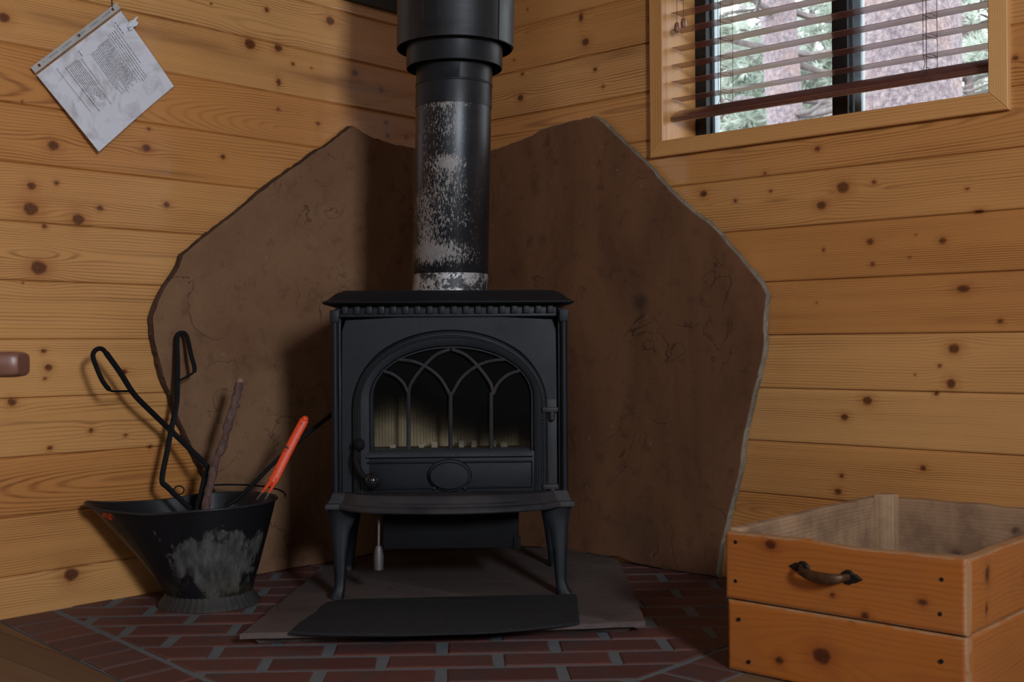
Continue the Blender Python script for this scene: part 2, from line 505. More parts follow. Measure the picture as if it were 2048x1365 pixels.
STONE_EDGE_L = stone_mat('brown_broken_stone_edge', srgb(84, 58, 42), srgb(62, 42, 32), srgb(36, 26, 22), (2, 2, 2), 2.)
HSTONE = stone_mat('dusty_hearth_stone', srgb(98, 84, 78), srgb(82, 72, 70), srgb(54, 48, 48), (1, 1, 1), 5.)

def brick_mat():
    s = NT('red_brick_paver'); o = s.obj()
    t = s.n('ShaderNodeAttribute', attribute_name='tone').outputs['Fac']
    n = s.noise(o, 14, 4); n2 = s.noise(o, 120, 3)
    c = s.mix(t, srgb(90, 52, 47), srgb(106, 64, 56))
    c = s.mix(s.mr(n, .45, .75, 0, .85), c, srgb(76, 68, 67))
    c = s.mix(s.mr(n2, .3, .8, 0, .4), c, srgb(70, 36, 32))
    return s.fin(c, .62, 0, s.bump(n2, .0012, .6))
BRICK = brick_mat()
def mortar():
    s = NT('grey_mortar'); o = s.obj(); n = s.noise(o, 90, 4)
    return s.fin(s.mix(n, srgb(86, 90, 94), srgb(112, 115, 115)), .9, 0, s.bump(n, .002, .6))
MORTAR = mortar()
def fibre():
    s = NT('black_fibre_mat'); o = s.obj(); n = s.noise(o, 420, 3, .7); n2 = s.noise(o, 1100, 2)
    return s.fin(s.mix(s.mr(n, .3, .75), (.010, .010, .012), (.052, .050, .052)), .95, 0, s.bump(s.math('ADD', n, n2), .003, .8), **{'Specular IOR Level': .2})
MATM = fibre()
def plain(name, col, rough=.5, metal=0., var=.25, sc=30, **kw):
    s = NT(name); o = s.obj(); n = s.noise(o, sc, 4)
    return s.fin(s.mix(s.mr(n, .3, .7, 0, 1), col, tuple(x * (1 - var) for x in col)), rough, metal, s.bump(n, .0004, .4), **kw)
CAVITY = plain('sooty_black', (.006, .006, .006), .9)
SASH = plain('dark_bronze_sash', (.012, .012, .014), .4, .3)
SASH_LIGHT = plain('pale_grey_sash_edge', (.30, .36, .40), .4, .2)
CORD = plain('brown_cord', (.05, .035, .03), .8)
SLAT = plain('reddish_brown_slat', srgb(160, 100, 84), .30, 0, .12, 8, **{'Coat Weight': 1., 'Coat Roughness': .08, 'Coat IOR': 1.7})
TASSEL = plain('brown_turned_wood', srgb(150, 98, 76), .35)
ARM = plain('dark_stained_chair_wood', srgb(120, 78, 62), .4, 0, .3, 18)
NAIL = plain('dark_nail_head', (.02, .015, .013), .6, .4)
HANDLE = plain('dark_iron_pull', (.022, .018, .015), .5, .5, .5, 120)
HANDLE_WORN = plain('worn_brassy_pull_grip', srgb(92, 62, 38), .5, .5, .5, 90)
STEEL = plain('bright_steel_wire', (.55, .5, .46), .3, .9)
TRIMDARK = plain('dark_painted_steel', (.010, .013, .012), .5, .2)

def glass_mat(name, tint, soot=False):
    s = NT(name)
    tr = s.n('ShaderNodeBsdfTransparent'); tr.inputs[0].default_value = rgb(tint)
    gl = s.n('ShaderNodeBsdfGlossy'); gl.inputs['Roughness'].default_value = .03; gl.inputs[0].default_value = (1, 1, 1, 1)
    fr = s.n('ShaderNodeFresnel'); fr.inputs[0].default_value = 1.45
    mx = s.n('ShaderNodeMixShader'); s.t.links.new(fr.outputs[0], mx.inputs[0]); s.t.links.new(tr.outputs[0], mx.inputs[1]); s.t.links.new(gl.outputs[0], mx.inputs[2])
    last = mx.outputs[0]
    if soot:   # smoke film burnt onto the upper part of the fire door glass
        o = s.obj(); x, y, z = s.sep(o)
        h = s.math('ADD', z, s.math('MULTIPLY', s.math('SUBTRACT', s.noise(o, 9, 4), .5), .12))
        h = s.math('ADD', h, s.math('MULTIPLY', x, .26))
        f = s.mr(h, .35, .45, .10, .985)
        df = s.n('ShaderNodeBsdfDiffuse'); df.inputs[0].default_value = (.006, .006, .006, 1)
        m2 = s.n('ShaderNodeMixShader'); s.put(m2, 0, f); s.t.links.new(last, m2.inputs[1]); s.t.links.new(df.outputs[0], m2.inputs[2])
        last = m2.outputs[0]
    s.t.links.new(last, s.out.inputs[0]); return s.m
GLASS = glass_mat('window_glass', (.97, .98, .98))
SOOTGLASS = glass_mat('sooty_fire_glass', (.85, .83, .78), True)

def hod_mat():
    s = NT('worn_black_hod_paint'); o = s.obj(); x, y, z = s.sep(o)
    n = s.noise(o, 13, 5, .6); n2 = s.noise(s.scale(o, (1, 1, .3)), 60, 4, .6); n3 = s.noise(o, 220, 3)
    a = s.math('POWER', s.math('DIVIDE', s.math('SUBTRACT', x, .035), .12), 2)
    b = s.math('POWER', s.math('DIVIDE', s.math('SUBTRACT', z, .12), .085), 2)
    e = s.math('EXPONENT', s.math('MULTIPLY', s.math('ADD', a, b), -1.))
    e = s.math('ADD', s.math('MULTIPLY', e, .42), s.math('ADD', s.math('MULTIPLY', n, .75), s.math('MULTIPLY', n2, .25)))
    m = s.mr(e, .70, .76)
    c = s.mix(m, (.010, .010, .012), s.mix(s.mr(n2, .35, .65), (.035, .033, .032), (.115, .11, .105)))
    lo = s.math('MULTIPLY', s.mr(z, .10, .05), s.mr(n, .5, .65, 0, .8))
    c = s.mix(lo, c, (.07, .055, .03))
    # flecks of orange paint near the lip
    ox = s.math('POWER', s.math('DIVIDE', s.math('ADD', x, .200), .018), 2); oz = s.math('POWER', s.math('DIVIDE', s.math('SUBTRACT', z, .213), .012), 2)
    oo = s.math('MULTIPLY', s.math('EXPONENT', s.math('MULTIPLY', s.math('ADD', ox, oz), -1)), s.mr(s.noise(o, 95, 1), .46, .5))
    oo = s.math('MULTIPLY', oo, s.mr(y, -.02, -.04))
    c = s.mix(s.mr(oo, .35, .45), c, srgb(190, 60, 30))
    return s.fin(c, s.mr(m, 0, 1, .42, .7), .25, s.bump(n3, .0006, .4))
HOD = hod_mat()
def orange():
    s = NT('chipped_orange_paint'); o = s.obj(); n = s.noise(o, 60, 4, .65)
    m = s.mr(n, .62, .66)
    return s.fin(s.mix(m, srgb(236, 74, 28), (.05, .035, .03)), .45, 0)
ORANGE = orange()
def bark(name, a, b, sc=1., bump=.004):
    s = NT(name); o = s.obj()
    n = s.noise(s.scale(o, (1, 1, .45)), 26 * sc, 5, .65); v = s.n('ShaderNodeTexVoronoi'); s.put(v, 'Vector', s.scale(o, (1, 1, .4))); v.inputs['Scale'].default_value = 22 * sc
    c = s.mix(s.mr(n, .3, .7), a, b)
    return s.fin(c, .9, 0, s.bump(s.math('ADD', n, v.outputs[0]), bump, .9))
STICK = bark('dry_stick_bark', srgb(70, 48, 44), srgb(112, 84, 76), 3)
def out_bark():
    s = NT('pine_trunk_bark'); o = s.obj()
    v = s.n('ShaderNodeTexVoronoi'); s.put(v, 'Vector', s.scale(o, (1, 1, .5))); v.inputs['Scale'].default_value = 30; v.feature = 'DISTANCE_TO_EDGE'
    n = s.noise(o, 34, 5, .7); n2 = s.noise(o, 5, 3)
    c = s.mix(s.mr(n, .35, .65), srgb(118, 108, 120), srgb(178, 162, 164))
    c = s.mix(s.mr(v.outputs['Distance'], .0, .07, .34, 0), c, srgb(64, 56, 66))
    c = s.mix(s.mr(n2, .5, .7, 0, .4), c, srgb(172, 140, 130))
    return s.fin(c, .9, 0, s.bump(s.math('ADD', n, v.outputs['Distance']), .03, .8))
BARK_OUT = out_bark()
TWIG = bark('pale_twig_bark', srgb(92, 88, 92), srgb(140, 130, 128), 1, .002)
def needles():
    s = NT('pale_pine_needles'); o = s.obj(); n = s.noise(o, 3, 3)
    m = s.fin(s.mix(n, (.46, .52, .48), (.68, .72, .68)), .6)
    tl = s.n('ShaderNodeBsdfTranslucent'); tl.inputs[0].default_value = (.60, .66, .58, 1)
    mx = s.n('ShaderNodeMixShader'); mx.inputs[0].default_value = .45
    s.t.links.new(s.b.outputs[0], mx.inputs[1]); s.t.links.new(tl.outputs[0], mx.inputs[2]); s.t.links.new(mx.outputs[0], s.out.inputs[0]); return m
NEEDLES = needles()
def paper():
    s = NT('white_paper'); o = s.obj(); n = s.noise(o, 14, 3)
    return s.fin(s.mix(n, (.80, .79, .82), (.88, .87, .89)), .6)
PAPER = paper()
INK = plain('grey_printed_ink', (.04, .04, .05), .7)
def film():
    s = NT('clear_plastic_sleeve'); o = s.obj(); n = s.noise(o, 22, 3, dist=.8)
    tr = s.n('ShaderNodeBsdfTransparent'); tr.inputs[0].default_value = (.97, .97, .98, 1)
    gl = s.n('ShaderNodeBsdfGlossy'); gl.inputs['Roughness'].default_value = .28
    s.put(gl, 'Normal', s.bump(n, .006, .5))
    mx = s.n('ShaderNodeMixShader'); s.put(mx, 0, s.mr(n, .45, .7, .02, .16)); s.t.links.new(tr.outputs[0], mx.inputs[1]); s.t.links.new(gl.outputs[0], mx.inputs[2])
    s.t.links.new(mx.outputs[0], s.out.inputs[0]); return s.m
FILM = film()
STRIP = plain('milky_plastic_strip', (.5, .47, .45), .4)
def ribbed():
    s = NT('pale_fire_board'); o = s.obj(); n = s.noise(o, 9, 4); x, y, z = s.sep(o)
    return s.fin(s.mix(s.mr(n, .35, .7), (.80, .72, .56), (.50, .44, .34)), .85)
FIREBOARD = ribbed()
GLINT = plain('pale_glint_block', (.75, .72, .66), .6)  # pale tone of the window reflections modelled as blocks
EARTH = plain('forest_ground', (.16, .12, .08), .95)
# ---------------------------------------------------------------- the room
R_MAX, L_MAX, Z_MAX = 4.45, 5.0, 2.45
Z0 = .0879 - .13          # lower edge of the lowest board course
BW = .13
W_R0, W_R1, W_Z0, W_Z1 = .772, 1.611, 1.118, 2.02   # window opening in the right wall

def knot_px(side, lst):
    out = []
    for k in lst:
        u, v, r = k[:3]; rx = k[3] if len(k) > 3 else r
        a, z = on_wall(u, v, side)
        d = 3.6 - a * S2
        out.append((a, z - Z0, rx * d / F_PX * 1.25, r * d / F_PX))
    return out
KL = knot_px('L', [(107,291,9),(293,296,7),(446,314,4),(63,372,7),(113,366,4),(62,418,12),(157,439,10),(200,417,5),(333,410,5),(89,454,4),(78,536,13),(500,88,10),(556,96,7),(585,128,3),(557,165,7,4),(659,42,8),(533,20,4),(708,147,6),(760,180,5),(298,258,3),(45,204,2),(8,35,9),(622,137,2),(635,248,3),(556,219,3),(770,246,4),(773,272,4),(810,276,3),(87,703,4),(97,736,6),(90,758,3),(248,744,5),(24,805,7),(182,862,4),(251,871,3),(100,897,4),(143,1150,12),(300,894,3),(422,8,2),(238,44,2),(46,565,2)])
KR = knot_px('R', [(1162,35,8,4),(1171,84,7),(1190,139,4),(1206,173,3),(1041,196,6),(1045,148,3),(1028,120,2),(1055,19,2),(1301,39,4),(1635,298,5),(1407,388,6),(1470,402,3),(1541,383,3),(1686,375,11),(1748,365,4),(1643,411,8),(1934,378,3),(1740,484,6),(1885,482,6),(1647,500,4,2),(1831,470,2),(1745,529,4),(1819,515,2),(1927,578,7,11),(1633,606,2),(2000,643,5),(1957,423,4,7),(1908,698,9),(1879,732,3),(1830,750,2),(1902,768,9,7),(1872,788,4),(1735,802,8),(1689,835,6),(1846,937,5),(1676,984,6),(1683,952,4),(1529,347,3),(2030,116,5)])
def stain_px(side, lst):
    out = []
    for u, v, ru, rv, s_ in lst:
        a, z = on_wall(u, v, side); d = 3.6 - a * S2
        out.append((a, z - Z0, ru * d / F_PX * 1.4, rv * d / F_PX, s_))
    return out
SL = stain_px('L', [(340,75,110,10,.8),(700,170,90,14,.7),(130,45,70,9,.6),(450,110,60,7,.6),(330,345,70,5,.5),(120,400,60,10,.3),(140,650,12,22,.0),(260,940,40,60,.0),(300,510,60,4,.6),(240,600,90,4,.35)])
SR = stain_px('R', [(1230,110,70,9,.5),(1555,400,22,6,.8),(1600,635,60,6,.4),(1480,1010,60,10,.4),(1900,640,80,8,.3)])

BOW = .005
def board_wall(name, side, knots, stains, seed, a_dense0, a_dense1, z_dense, a_max, hole=None):
    A = np.concatenate([[0.0], np.linspace(.02, a_dense0, 6)[:-1], np.arange(a_dense0, a_dense1, .0042), np.arange(a_dense1, a_max, .06), [a_max]])
    zs = []; dz = []
    nb = int(math.ceil((Z_MAX - Z0) / BW))
    for b in range(nb):
        z0 = Z0 + b * BW
        prof = [(0, -.008), (.0006, -.008), (.0008, -.0015), (.0022, 0)]
        inner = np.arange(.0062, BW - .008, .0038) if z0 < z_dense else np.arange(.02, BW - .01, .02)
        prof += [(t, 0) for t in inner] + [(BW - .0058, 0), (BW - .0010, -.0032), (BW - .0006, -.008)]
        for t, d in prof:
            z = z0 + t
            if z > Z_MAX: break
            zs.append(z); dz.append(d)
    zs = np.array(zs); dz = np.array(dz)
    keep = zs >= -.03; zs, dz = zs[keep], dz[keep]
    a2, z2 = np.meshgrid(A, zs, indexing='ij'); d2 = np.broadcast_to(dz, a2.shape)
    # boards are never quite flush: a hair of cupping
    brd = np.clip(np.floor((z2 - Z0 + 1e-6) / BW), 0, None)
    d2 = d2 + (fbm(a2 * 2, brd * 3.1, seed) - .45) * .0012
    if side == 'L': d2 = d2 + BOW * np.exp(-((a2 - .28) / .30) ** 2)      # bow added near the corner to shift the window's reflection on the boards
    if side == 'L': X, Y = (d2 - a2) * S2, -(d2 + a2) * S2
    else: X, Y = (a2 - d2) * S2, -(a2 + d2) * S2
    n, m = a2.shape
    idx = np.arange(n * m).reshape(n, m)
    q = np.stack([idx[:-1, :-1], idx[1:, :-1], idx[1:, 1:], idx[:-1, 1:]], -1).reshape(-1, 4)
    if hole:
        ca = ((a2[:-1, :-1] + a2[1:, 1:]) / 2).ravel(); cz = ((z2[:-1, :-1] + z2[1:, 1:]) / 2).ravel()
        inside = (ca > hole[0]) & (ca < hole[1]) & (cz > hole[2]) & (cz < hole[3])
        q = q[~inside]
    if side == 'L': q = q[:, ::-1]
    me = bpy.data.meshes.new(name)
    V = np.stack([X, Y, z2], -1).reshape(-1, 3)
    me.vertices.add(len(V)); me.vertices.foreach_set('co', V.astype(np.float32).ravel())
    me.loops.add(q.size); me.loops.foreach_set('vertex_index', q.astype(np.int32).ravel())
    me.polygons.add(len(q)); me.polygons.foreach_set('loop_start', np.arange(0, q.size, 4, dtype=np.int32))
    me.update(calc_edges=True)
    set_wood(me, a2.ravel(), (z2 - Z0).ravel(), seed, knots, brd.ravel(), stains, styles={})
    o = link_mesh(name, me, PINE, None, False)
    return tag(o, kind='structure')

wall_left = board_wall('wall_left', 'L', KL, SL, 3, .12, 1.62, 1.6, L_MAX)
wall_right = board_wall('wall_right', 'R', KR, SR, 8, .12, 1.95, 1.6, R_MAX, hole=(W_R0 - .012, W_R1 + .012, W_Z0 - .012, W_Z1 + .012))

FARWOOD = wood_mat('dark_stained_boards', srgb(112, 80, 54), srgb(78, 50, 32), srgb(78, 42, 22), srgb(40, 20, 12), rough=.5)
def coarse_boards(name, quads, mat=FARWOOD):
    """flat boarded surfaces out of view: quads given as (origin, along vector, across vector, length, width)"""
    vs = []; fs = []; al = []; ac = []
    for o, ea, ec, la, lc in quads:
        o, ea, ec = np.array(o), np.array(ea), np.array(ec)
        b = len(vs)
        for (a, c) in ((0, 0), (la, 0), (la, lc), (0, lc)):
            vs.append(o + ea * a + ec * c); al.append(a); ac.append(c)
        fs.append((b, b + 1, b + 2, b + 3))
    me = bpy.data.meshes.new(name); me.from_pydata([tuple(v) for v in vs], [], fs); me.update()
    set_wood(me, al, ac, 5, (), np.zeros(len(al)))
    return tag(link_mesh(name, me, mat, None, False), kind='structure')
er, el = RL(1, 0), RL(0, 1); ez = np.array([0, 0, 1.])
def wall_around(name, o, ea, length, w0, w1, z0, z1):
    coarse_boards(name, [(o, ea, ez, w0, Z_MAX), (o + ea * w1, ea, ez, length - w1, Z_MAX), (o + ea * w0, ea, ez, w1 - w0, z0), (o + ea * w0 + ez * z1, ea, ez, w1 - w0, Z_MAX - z1)])
wall_around('wall_side', RL(R_MAX, 0, -.03), el, L_MAX, 2.26, 2.98, 1.24, 2.06)
wall_around('wall_back', RL(0, L_MAX, -.03), er, R_MAX, 3.2, 4.2, 1.4, 2.14)  # back opening put in for the fill lamp
bm = new_bm(); box(bm, (-.12, -.12, Z_MAX), (R_MAX + .12, L_MAX + .12, Z_MAX + .06), frame=RLF)
o = mesh_obj('ceiling', bm, plain('ceiling_board', srgb(104, 82, 62), .6), None, False); tag(o, kind='structure')
# frames of the side window and of the added one holding the fill lamp
def far_window(name, o, ea, en, w0, w1, z0, z1):
    root = thing(name, None, None, Vector(o + ea * (w0 + w1) / 2 + ez * z0)); tag(root, kind='structure')
    fr = (Vector(o), Vector(ea), Vector(en), Vector(ez))
    b = new_bm(); t = .07
    for lo, hi in (((w0 - t, 0, z0 - t), (w0, .02, z1 + t)), ((w1, 0, z0 - t), (w1 + t, .02, z1 + t)), ((w0, 0, z0 - t), (w1, .02, z0)), ((w0, 0, z1), (w1, .02, z1 + t))):
        box(b, lo, hi, frame=fr)
    mesh_obj('window_frame', b, plain(name + '_casing', srgb(190, 150, 100), .5), root, False)
far_window('window_2', RL(R_MAX, 0, -.03), el, RL(-1, 0), 2.26, 2.98, 1.24, 2.06)
far_window('fill_window', RL(0, L_MAX, -.03), er, RL(0, -1), 3.2, 4.2, 1.4, 2.14)

# ---------------------------------------------------------------- floor boards and the brick hearth
def edge_l(r): return 1.42 + .095 * r
def seam_l(r): return 1.295 + .115 * r
HR, SR_ = 1.428, 1.314
HCUT = edge_l(HR)
def prism(bm, poly, zt, zb, frame='rl', rnd=0.0, lay=None, val=0.0, inn=None):
    if len(poly) < 3 or abs(area2(poly)) < 1e-5: return
    if area2(poly) < 0: poly = poly[::-1]
    conv = (lambda p, z: RL(p[0], p[1], z)) if frame == 'rl' else (lambda p, z: (p[0], p[1], z))
    rings = []
    if rnd > 0:
        a = inset_poly(poly, rnd)
        if len(a) == len(poly):
            rings.append([bm.verts.new(conv(p, zt)) for p in a]); rings.append([bm.verts.new(conv(p, zt - rnd * .6)) for p in poly])
        else: rings.append([bm.verts.new(conv(p, zt)) for p in poly])
    else: rings.append([bm.verts.new(conv(p, zt)) for p in poly])
    rings.append([bm.verts.new(conv(p, zb)) for p in poly])
    fs = [bm.faces.new(rings[0])]
    for i in range(len(rings) - 1):
        for k in range(len(poly)):
            k2 = (k + 1) % len(poly)
            fs.append(bm.faces.new((rings[i][k], rings[i + 1][k], rings[i + 1][k2], rings[i][k2])))
    if lay is not None:
        for f in fs:
            for v in f.verts: v[lay] = val

bm = new_bm()
FZ = -.002
for i in range(60):
    l0 = 1.30 + i * .083; l1 = l0 + .081
    poly = [(0, l0), (R_MAX, l0), (R_MAX, l1), (0, l1)]
    poly = clip_poly(poly, .095, -1, -1.42 - .004) if l0 < 1.60 else poly       # beyond the hearth edge
    if l0 < L_MAX: prism(bm, [(p[0], min(p[1], L_MAX)) for p in poly] if len(poly) > 2 else poly, FZ, -.03)
for i in range(19):
    l0 = -.01 + i * .083; l1 = l0 + .081
    poly = clip_poly([(HR + .004, l0), (R_MAX, l0), (R_MAX, l1), (HR + .004, l1)], -.095, 1, 1.42)
    prism(bm, poly, FZ, -.03)
box(bm, (-.1, -.1, -.06), (R_MAX + .1, L_MAX + .1, -.03), frame=RLF)
me = bpy.data.meshes.new('floor'); bmesh.ops.recalc_face_normals(bm, faces=bm.faces[:]); bm.to_mesh(me); bm.free()
co = np.zeros(len(me.vertices) * 3); me.vertices.foreach_get('co', co); co = co.reshape(-1, 3)
set_wood(me, (co[:, 0] - co[:, 1]) * S2, (-co[:, 0] - co[:, 1]) * S2, 4, (), None, bw=.083)
tag(link_mesh('floor', me, FLOORW, None, False), kind='structure')

bm = new_bm()
lay = bm.verts.layers.float.new('tone')
mort = new_bm()
prism(mort, [(0, 0), (HR, 0), (HR, HCUT), (0, 1.42)], -.0028, -.03)
def jitter(poly, a=.0022): return [(p[0] + random.uniform(-a, a), p[1] + random.uniform(-a, a)) for p in poly]
def xy2rl(x, y): return ((x - y) * S2, (-x - y) * S2)
rndz = lambda: random.uniform(-.0012, .0008)
for k in range(-24, 26):                         # running bond across the corner
    y0 = -1.452 + .0925 * k
    if y0 > 0.02 or y0 < -2.2: continue
    off = .072 if k % 2 == 0 else -.036
    for j in range(-8, 9):
        x0 = off + .218 * j
        poly = [(x0 + .0115, y0 + .0070), (x0 + .2065, y0 + .0070), (x0 + .2065, y0 + .0855), (x0 + .0115, y0 + .0855)]
        poly = [xy2rl(*p) for p in jitter(poly)]
        poly = clip_poly(poly, -1, 0, -.004); poly = clip_poly(poly, 0, -1, -.004)
        poly = clip_poly(poly, 1, 0, SR_ - .008); poly = clip_poly(poly, -.115, 1, 1.295 - .010)
        if len(poly) > 2 and abs(area2(poly)) > 2e-4: prism(bm, poly, rndz(), -.028, rnd=.003, lay=lay, val=random.random())
for k in range(0, 17):                           # left border
    r0 = .004 + k * .0895
    poly = jitter([(r0 + .005, seam_l(r0) + .006), (r0 + .0845, seam_l(r0 + .0895) + .006), (r0 + .0845, edge_l(r0 + .09) - .003), (r0 + .005, edge_l(r0) - .003)], .002)
    poly = clip_poly(poly, 1, 0, HR - .002)
    poly = clip_poly(poly, 1, -1, SR_ - seam_l(SR_) - .006) if r0 > 1.1 else poly
    if len(poly) > 2: prism(bm, poly, rndz(), -.028, rnd=.003, lay=lay, val=random.random())
for k in range(0, 17):                           # right border
    l0 = .004 + k * .0895
    poly = jitter([(SR_ + .006, l0 + .005), (HR - .002, l0 + .005), (HR - .002, l0 + .0845), (SR_ + .006, l0 + .0845)], .002)
    poly = clip_poly(poly, -1, 1, seam_l(SR_) - SR_ - .006)
    if len(poly) > 2 and area2(poly): prism(bm, poly, rndz(), -.028, rnd=.003, lay=lay, val=random.random())
hearth = thing('brick_hearth', 'low hearth of red brick pavers with grey joints in the corner under the stove', 'hearth', RL(.9, .9, -.03))
mesh_obj('brick_paving', bm, BRICK, hearth, False)
mesh_obj('mortar_bed', mort, MORTAR, hearth, False)

# ---------------------------------------------------------------- window_1 in the right wall
win = thing('window_1', None, None, RL((W_R0 + W_R1) / 2, 0, W_Z0)); tag(win, kind='structure')
CW = .041
def casing(name, pts, dpt, seed, horiz):
    """mitred casing piece: polygon in (r, z), standing dpt proud of the wall"""
    b = new_bm(); n = len(pts)
    ring = lambda P, l: [b.verts.new(RL(p[0], l, p[1])) for p in P]
    outer = pts; c = (sum(p[0] for p in pts) / n, sum(p[1] for p in pts) / n)
    ins = inset_poly(list(pts), .0018)
    if area2(list(pts)) < 0: outer = pts[::-1]
    r0 = ring(outer, -.002); r1 = ring(outer, dpt - .0018); r2 = ring(ins if len(ins) == n else outer, dpt)
    for a_, b_ in ((r0, r1), (r1, r2)):
        for k in range(n): b.faces.new((a_[k], a_[(k + 1) % n], b_[(k + 1) % n], b_[k]))
    b.faces.new(r2); b.faces.new(r0[::-1])
    # cut across for the grain attributes
    me = bpy.data.meshes.new(name); bmesh.ops.recalc_face_normals(b, faces=b.faces[:]); b.to_mesh(me); b.free()
    co = np.zeros(len(me.vertices) * 3); me.vertices.foreach_get('co', co); co = co.reshape(-1, 3)
    rr = (co[:, 0] - co[:, 1]) * S2; zz = co[:, 2]
    al, ac = (rr, zz) if horiz else (zz, rr)
    set_wood(me, al + seed, ac - ac.min(), seed, (), np.zeros(len(al)), bw=CW, styles={0: .8})
    return link_mesh(name, me, PINE_PALE, win, True, 30)
r0, r1, z0, z1 = W_R0, W_R1, W_Z0, W_Z1
casing('casing', [(r0 - CW, z0 - CW), (r1 + CW, z0 - CW), (r1, z0), (r0, z0)], .018, 21, True)
casing('casing', [(r0 - CW, z0 - CW), (r0, z0), (r0, z1), (r0 - CW, z1 + CW)], .018, 22, False)
casing('casing', [(r1 + CW, z0 - CW), (r1 + CW, z1 + CW), (r1, z1), (r1, z0)], .018, 23, False)
casing('casing', [(r0 - CW, z1 + CW), (r0, z1), (r1, z1), (r1 + CW, z1 + CW)], .018, 24, True)
JD = .135      # depth of the jamb before the sash
def jamb(name, lo, hi, seed, axis):
    b = new_bm(); box(b, lo, hi, frame=RLF)
    me = bpy.data.meshes.new(name); bmesh.ops.recalc_face_normals(b, faces=b.faces[:]); b.to_mesh(me); b.free()
    co = np.zeros(len(me.vertices) * 3); me.vertices.foreach_get('co', co); co = co.reshape(-1, 3)
    rr = (co[:, 0] - co[:, 1]) * S2; ll = -(co[:, 0] + co[:, 1]) * S2; zz = co[:, 2]
    al, ac = (zz, ll + .2) if axis == 'z' else (rr, ll + .2)
    set_wood(me, al + seed, ac, seed, (), np.zeros(len(al)), bw=.2, styles={0: .9})
    return link_mesh(name, me, PINE_PALE, win, False)
jamb('jamb', (r0 - .018, -.21, z0 - .018), (r0, .001, z1 + .018), 31, 'z')
jamb('jamb', (r1, -.21, z0 - .018), (r1 + .018, .001, z1 + .018), 32, 'z')
jamb('window_sill', (r0, -.21, z0 - .018), (r1, .001, z0), 33, 'r')
jamb('jamb', (r0, -.21, z1), (r1, .001, z1 + .018), 34, 'r')
def rz(u, off): return on_wall(u, 200, 'R', off)[0]
m0, m1, m2 = rz(1666, -JD - .01), rz(1697, -JD - .01), rz(1713, -JD - .02)
s1 = rz(1412, -JD)
b = new_bm()
box(b, (r0, -.195, z0), (s1, -JD, z1), .002, RLF); box(b, (r1 - .03, -.195, z0), (r1, -JD, z1), .002, RLF)
box(b, (r0, -.195, z0), (r1, -JD, z0 + .004), .001, RLF); box(b, (r0, -.195, z1 - .03), (r1, -JD, z1), .002, RLF)
mesh_obj('window_frame', b, SASH, win, True)
b = new_bm(); box(b, (m0, -.18, z0 + .004), (m1, -JD - .005, z1 - .03), .002, RLF); mesh_obj('mullion', b, SASH, win)
b = new_bm(); box(b, (m1 + .002, -.195, z0 + .004), (m2 + .004, -.172, z1 - .03), .002, RLF); box(b, (s1, -.19, z0), (s1 + .009, -.165, z1 - .03), .001, RLF); mesh_obj('sash_edge', b, SASH_LIGHT, win)
b = new_bm(); box(b, (s1 - .004, -.163, z0 + .002), (m0 + .004, -.159, z1 - .02), 0, RLF); mesh_obj('pane', b, GLASS, win, False)
b = new_bm(); box(b, (m1 - .004, -.183, z0 + .002), (r1 - .025, -.179, z1 - .02), 0, RLF); mesh_obj('pane', b, GLASS, win, False)
# outer skin of that wall so daylight only enters by the glass
bm = new_bm()
for lo, hi in (((-.2, -.24, -.4), (r0 - .018, -.2, Z_MAX)), ((r1 + .018, -.24, -.4), (R_MAX + .1, -.2, Z_MAX)), ((r0 - .018, -.24, -.4), (r1 + .018, -.2, z0 - .018)), ((r0 - .018, -.24, z1 + .018), (r1 + .018, -.2, Z_MAX))):
    box(bm, lo, hi, frame=RLF)
tag(mesh_obj('wall_outside', bm, EARTH, None, False), kind='structure')
def add_spot(mat, p, rad, amt):
    """a scorch mark on the stone around the object-space point p"""
    nt = mat.node_tree; bs = nt.nodes['Principled BSDF']; src = bs.inputs['Base Color'].links[0].from_socket
    tc = nt.nodes.new('ShaderNodeTexCoord'); vd = nt.nodes.new('ShaderNodeVectorMath'); vd.operation = 'DISTANCE'
    nt.links.new(tc.outputs['Object'], vd.inputs[0]); vd.inputs[1].default_value = tuple(p)
    nz = nt.nodes.new('ShaderNodeTexNoise'); nt.links.new(tc.outputs['Object'], nz.inputs['Vector']); nz.inputs['Scale'].default_value = 25
    ad = nt.nodes.new('ShaderNodeMath'); ad.operation = 'MULTIPLY_ADD'; nt.links.new(nz.outputs[0], ad.inputs[0]); ad.inputs[1].default_value = rad * .8; nt.links.new(vd.outputs['Value'], ad.inputs[2])
    mr = nt.nodes.new('ShaderNodeMapRange'); mr.interpolation_type = 'SMOOTHSTEP'; nt.links.new(ad.outputs[0], mr.inputs[0])
    for i, v in enumerate((rad * .5, rad * 1.7, amt, 0)): mr.inputs[i + 1].default_value = v
    mx = nt.nodes.new('ShaderNodeMix'); mx.data_type = 'RGBA'; nt.links.new(mr.outputs[0], mx.inputs[0]); nt.links.new(src, mx.inputs[6]); mx.inputs[7].default_value = (.025, .018, .015, 1)
    nt.links.new(mx.outputs[2], bs.inputs['Base Color'])

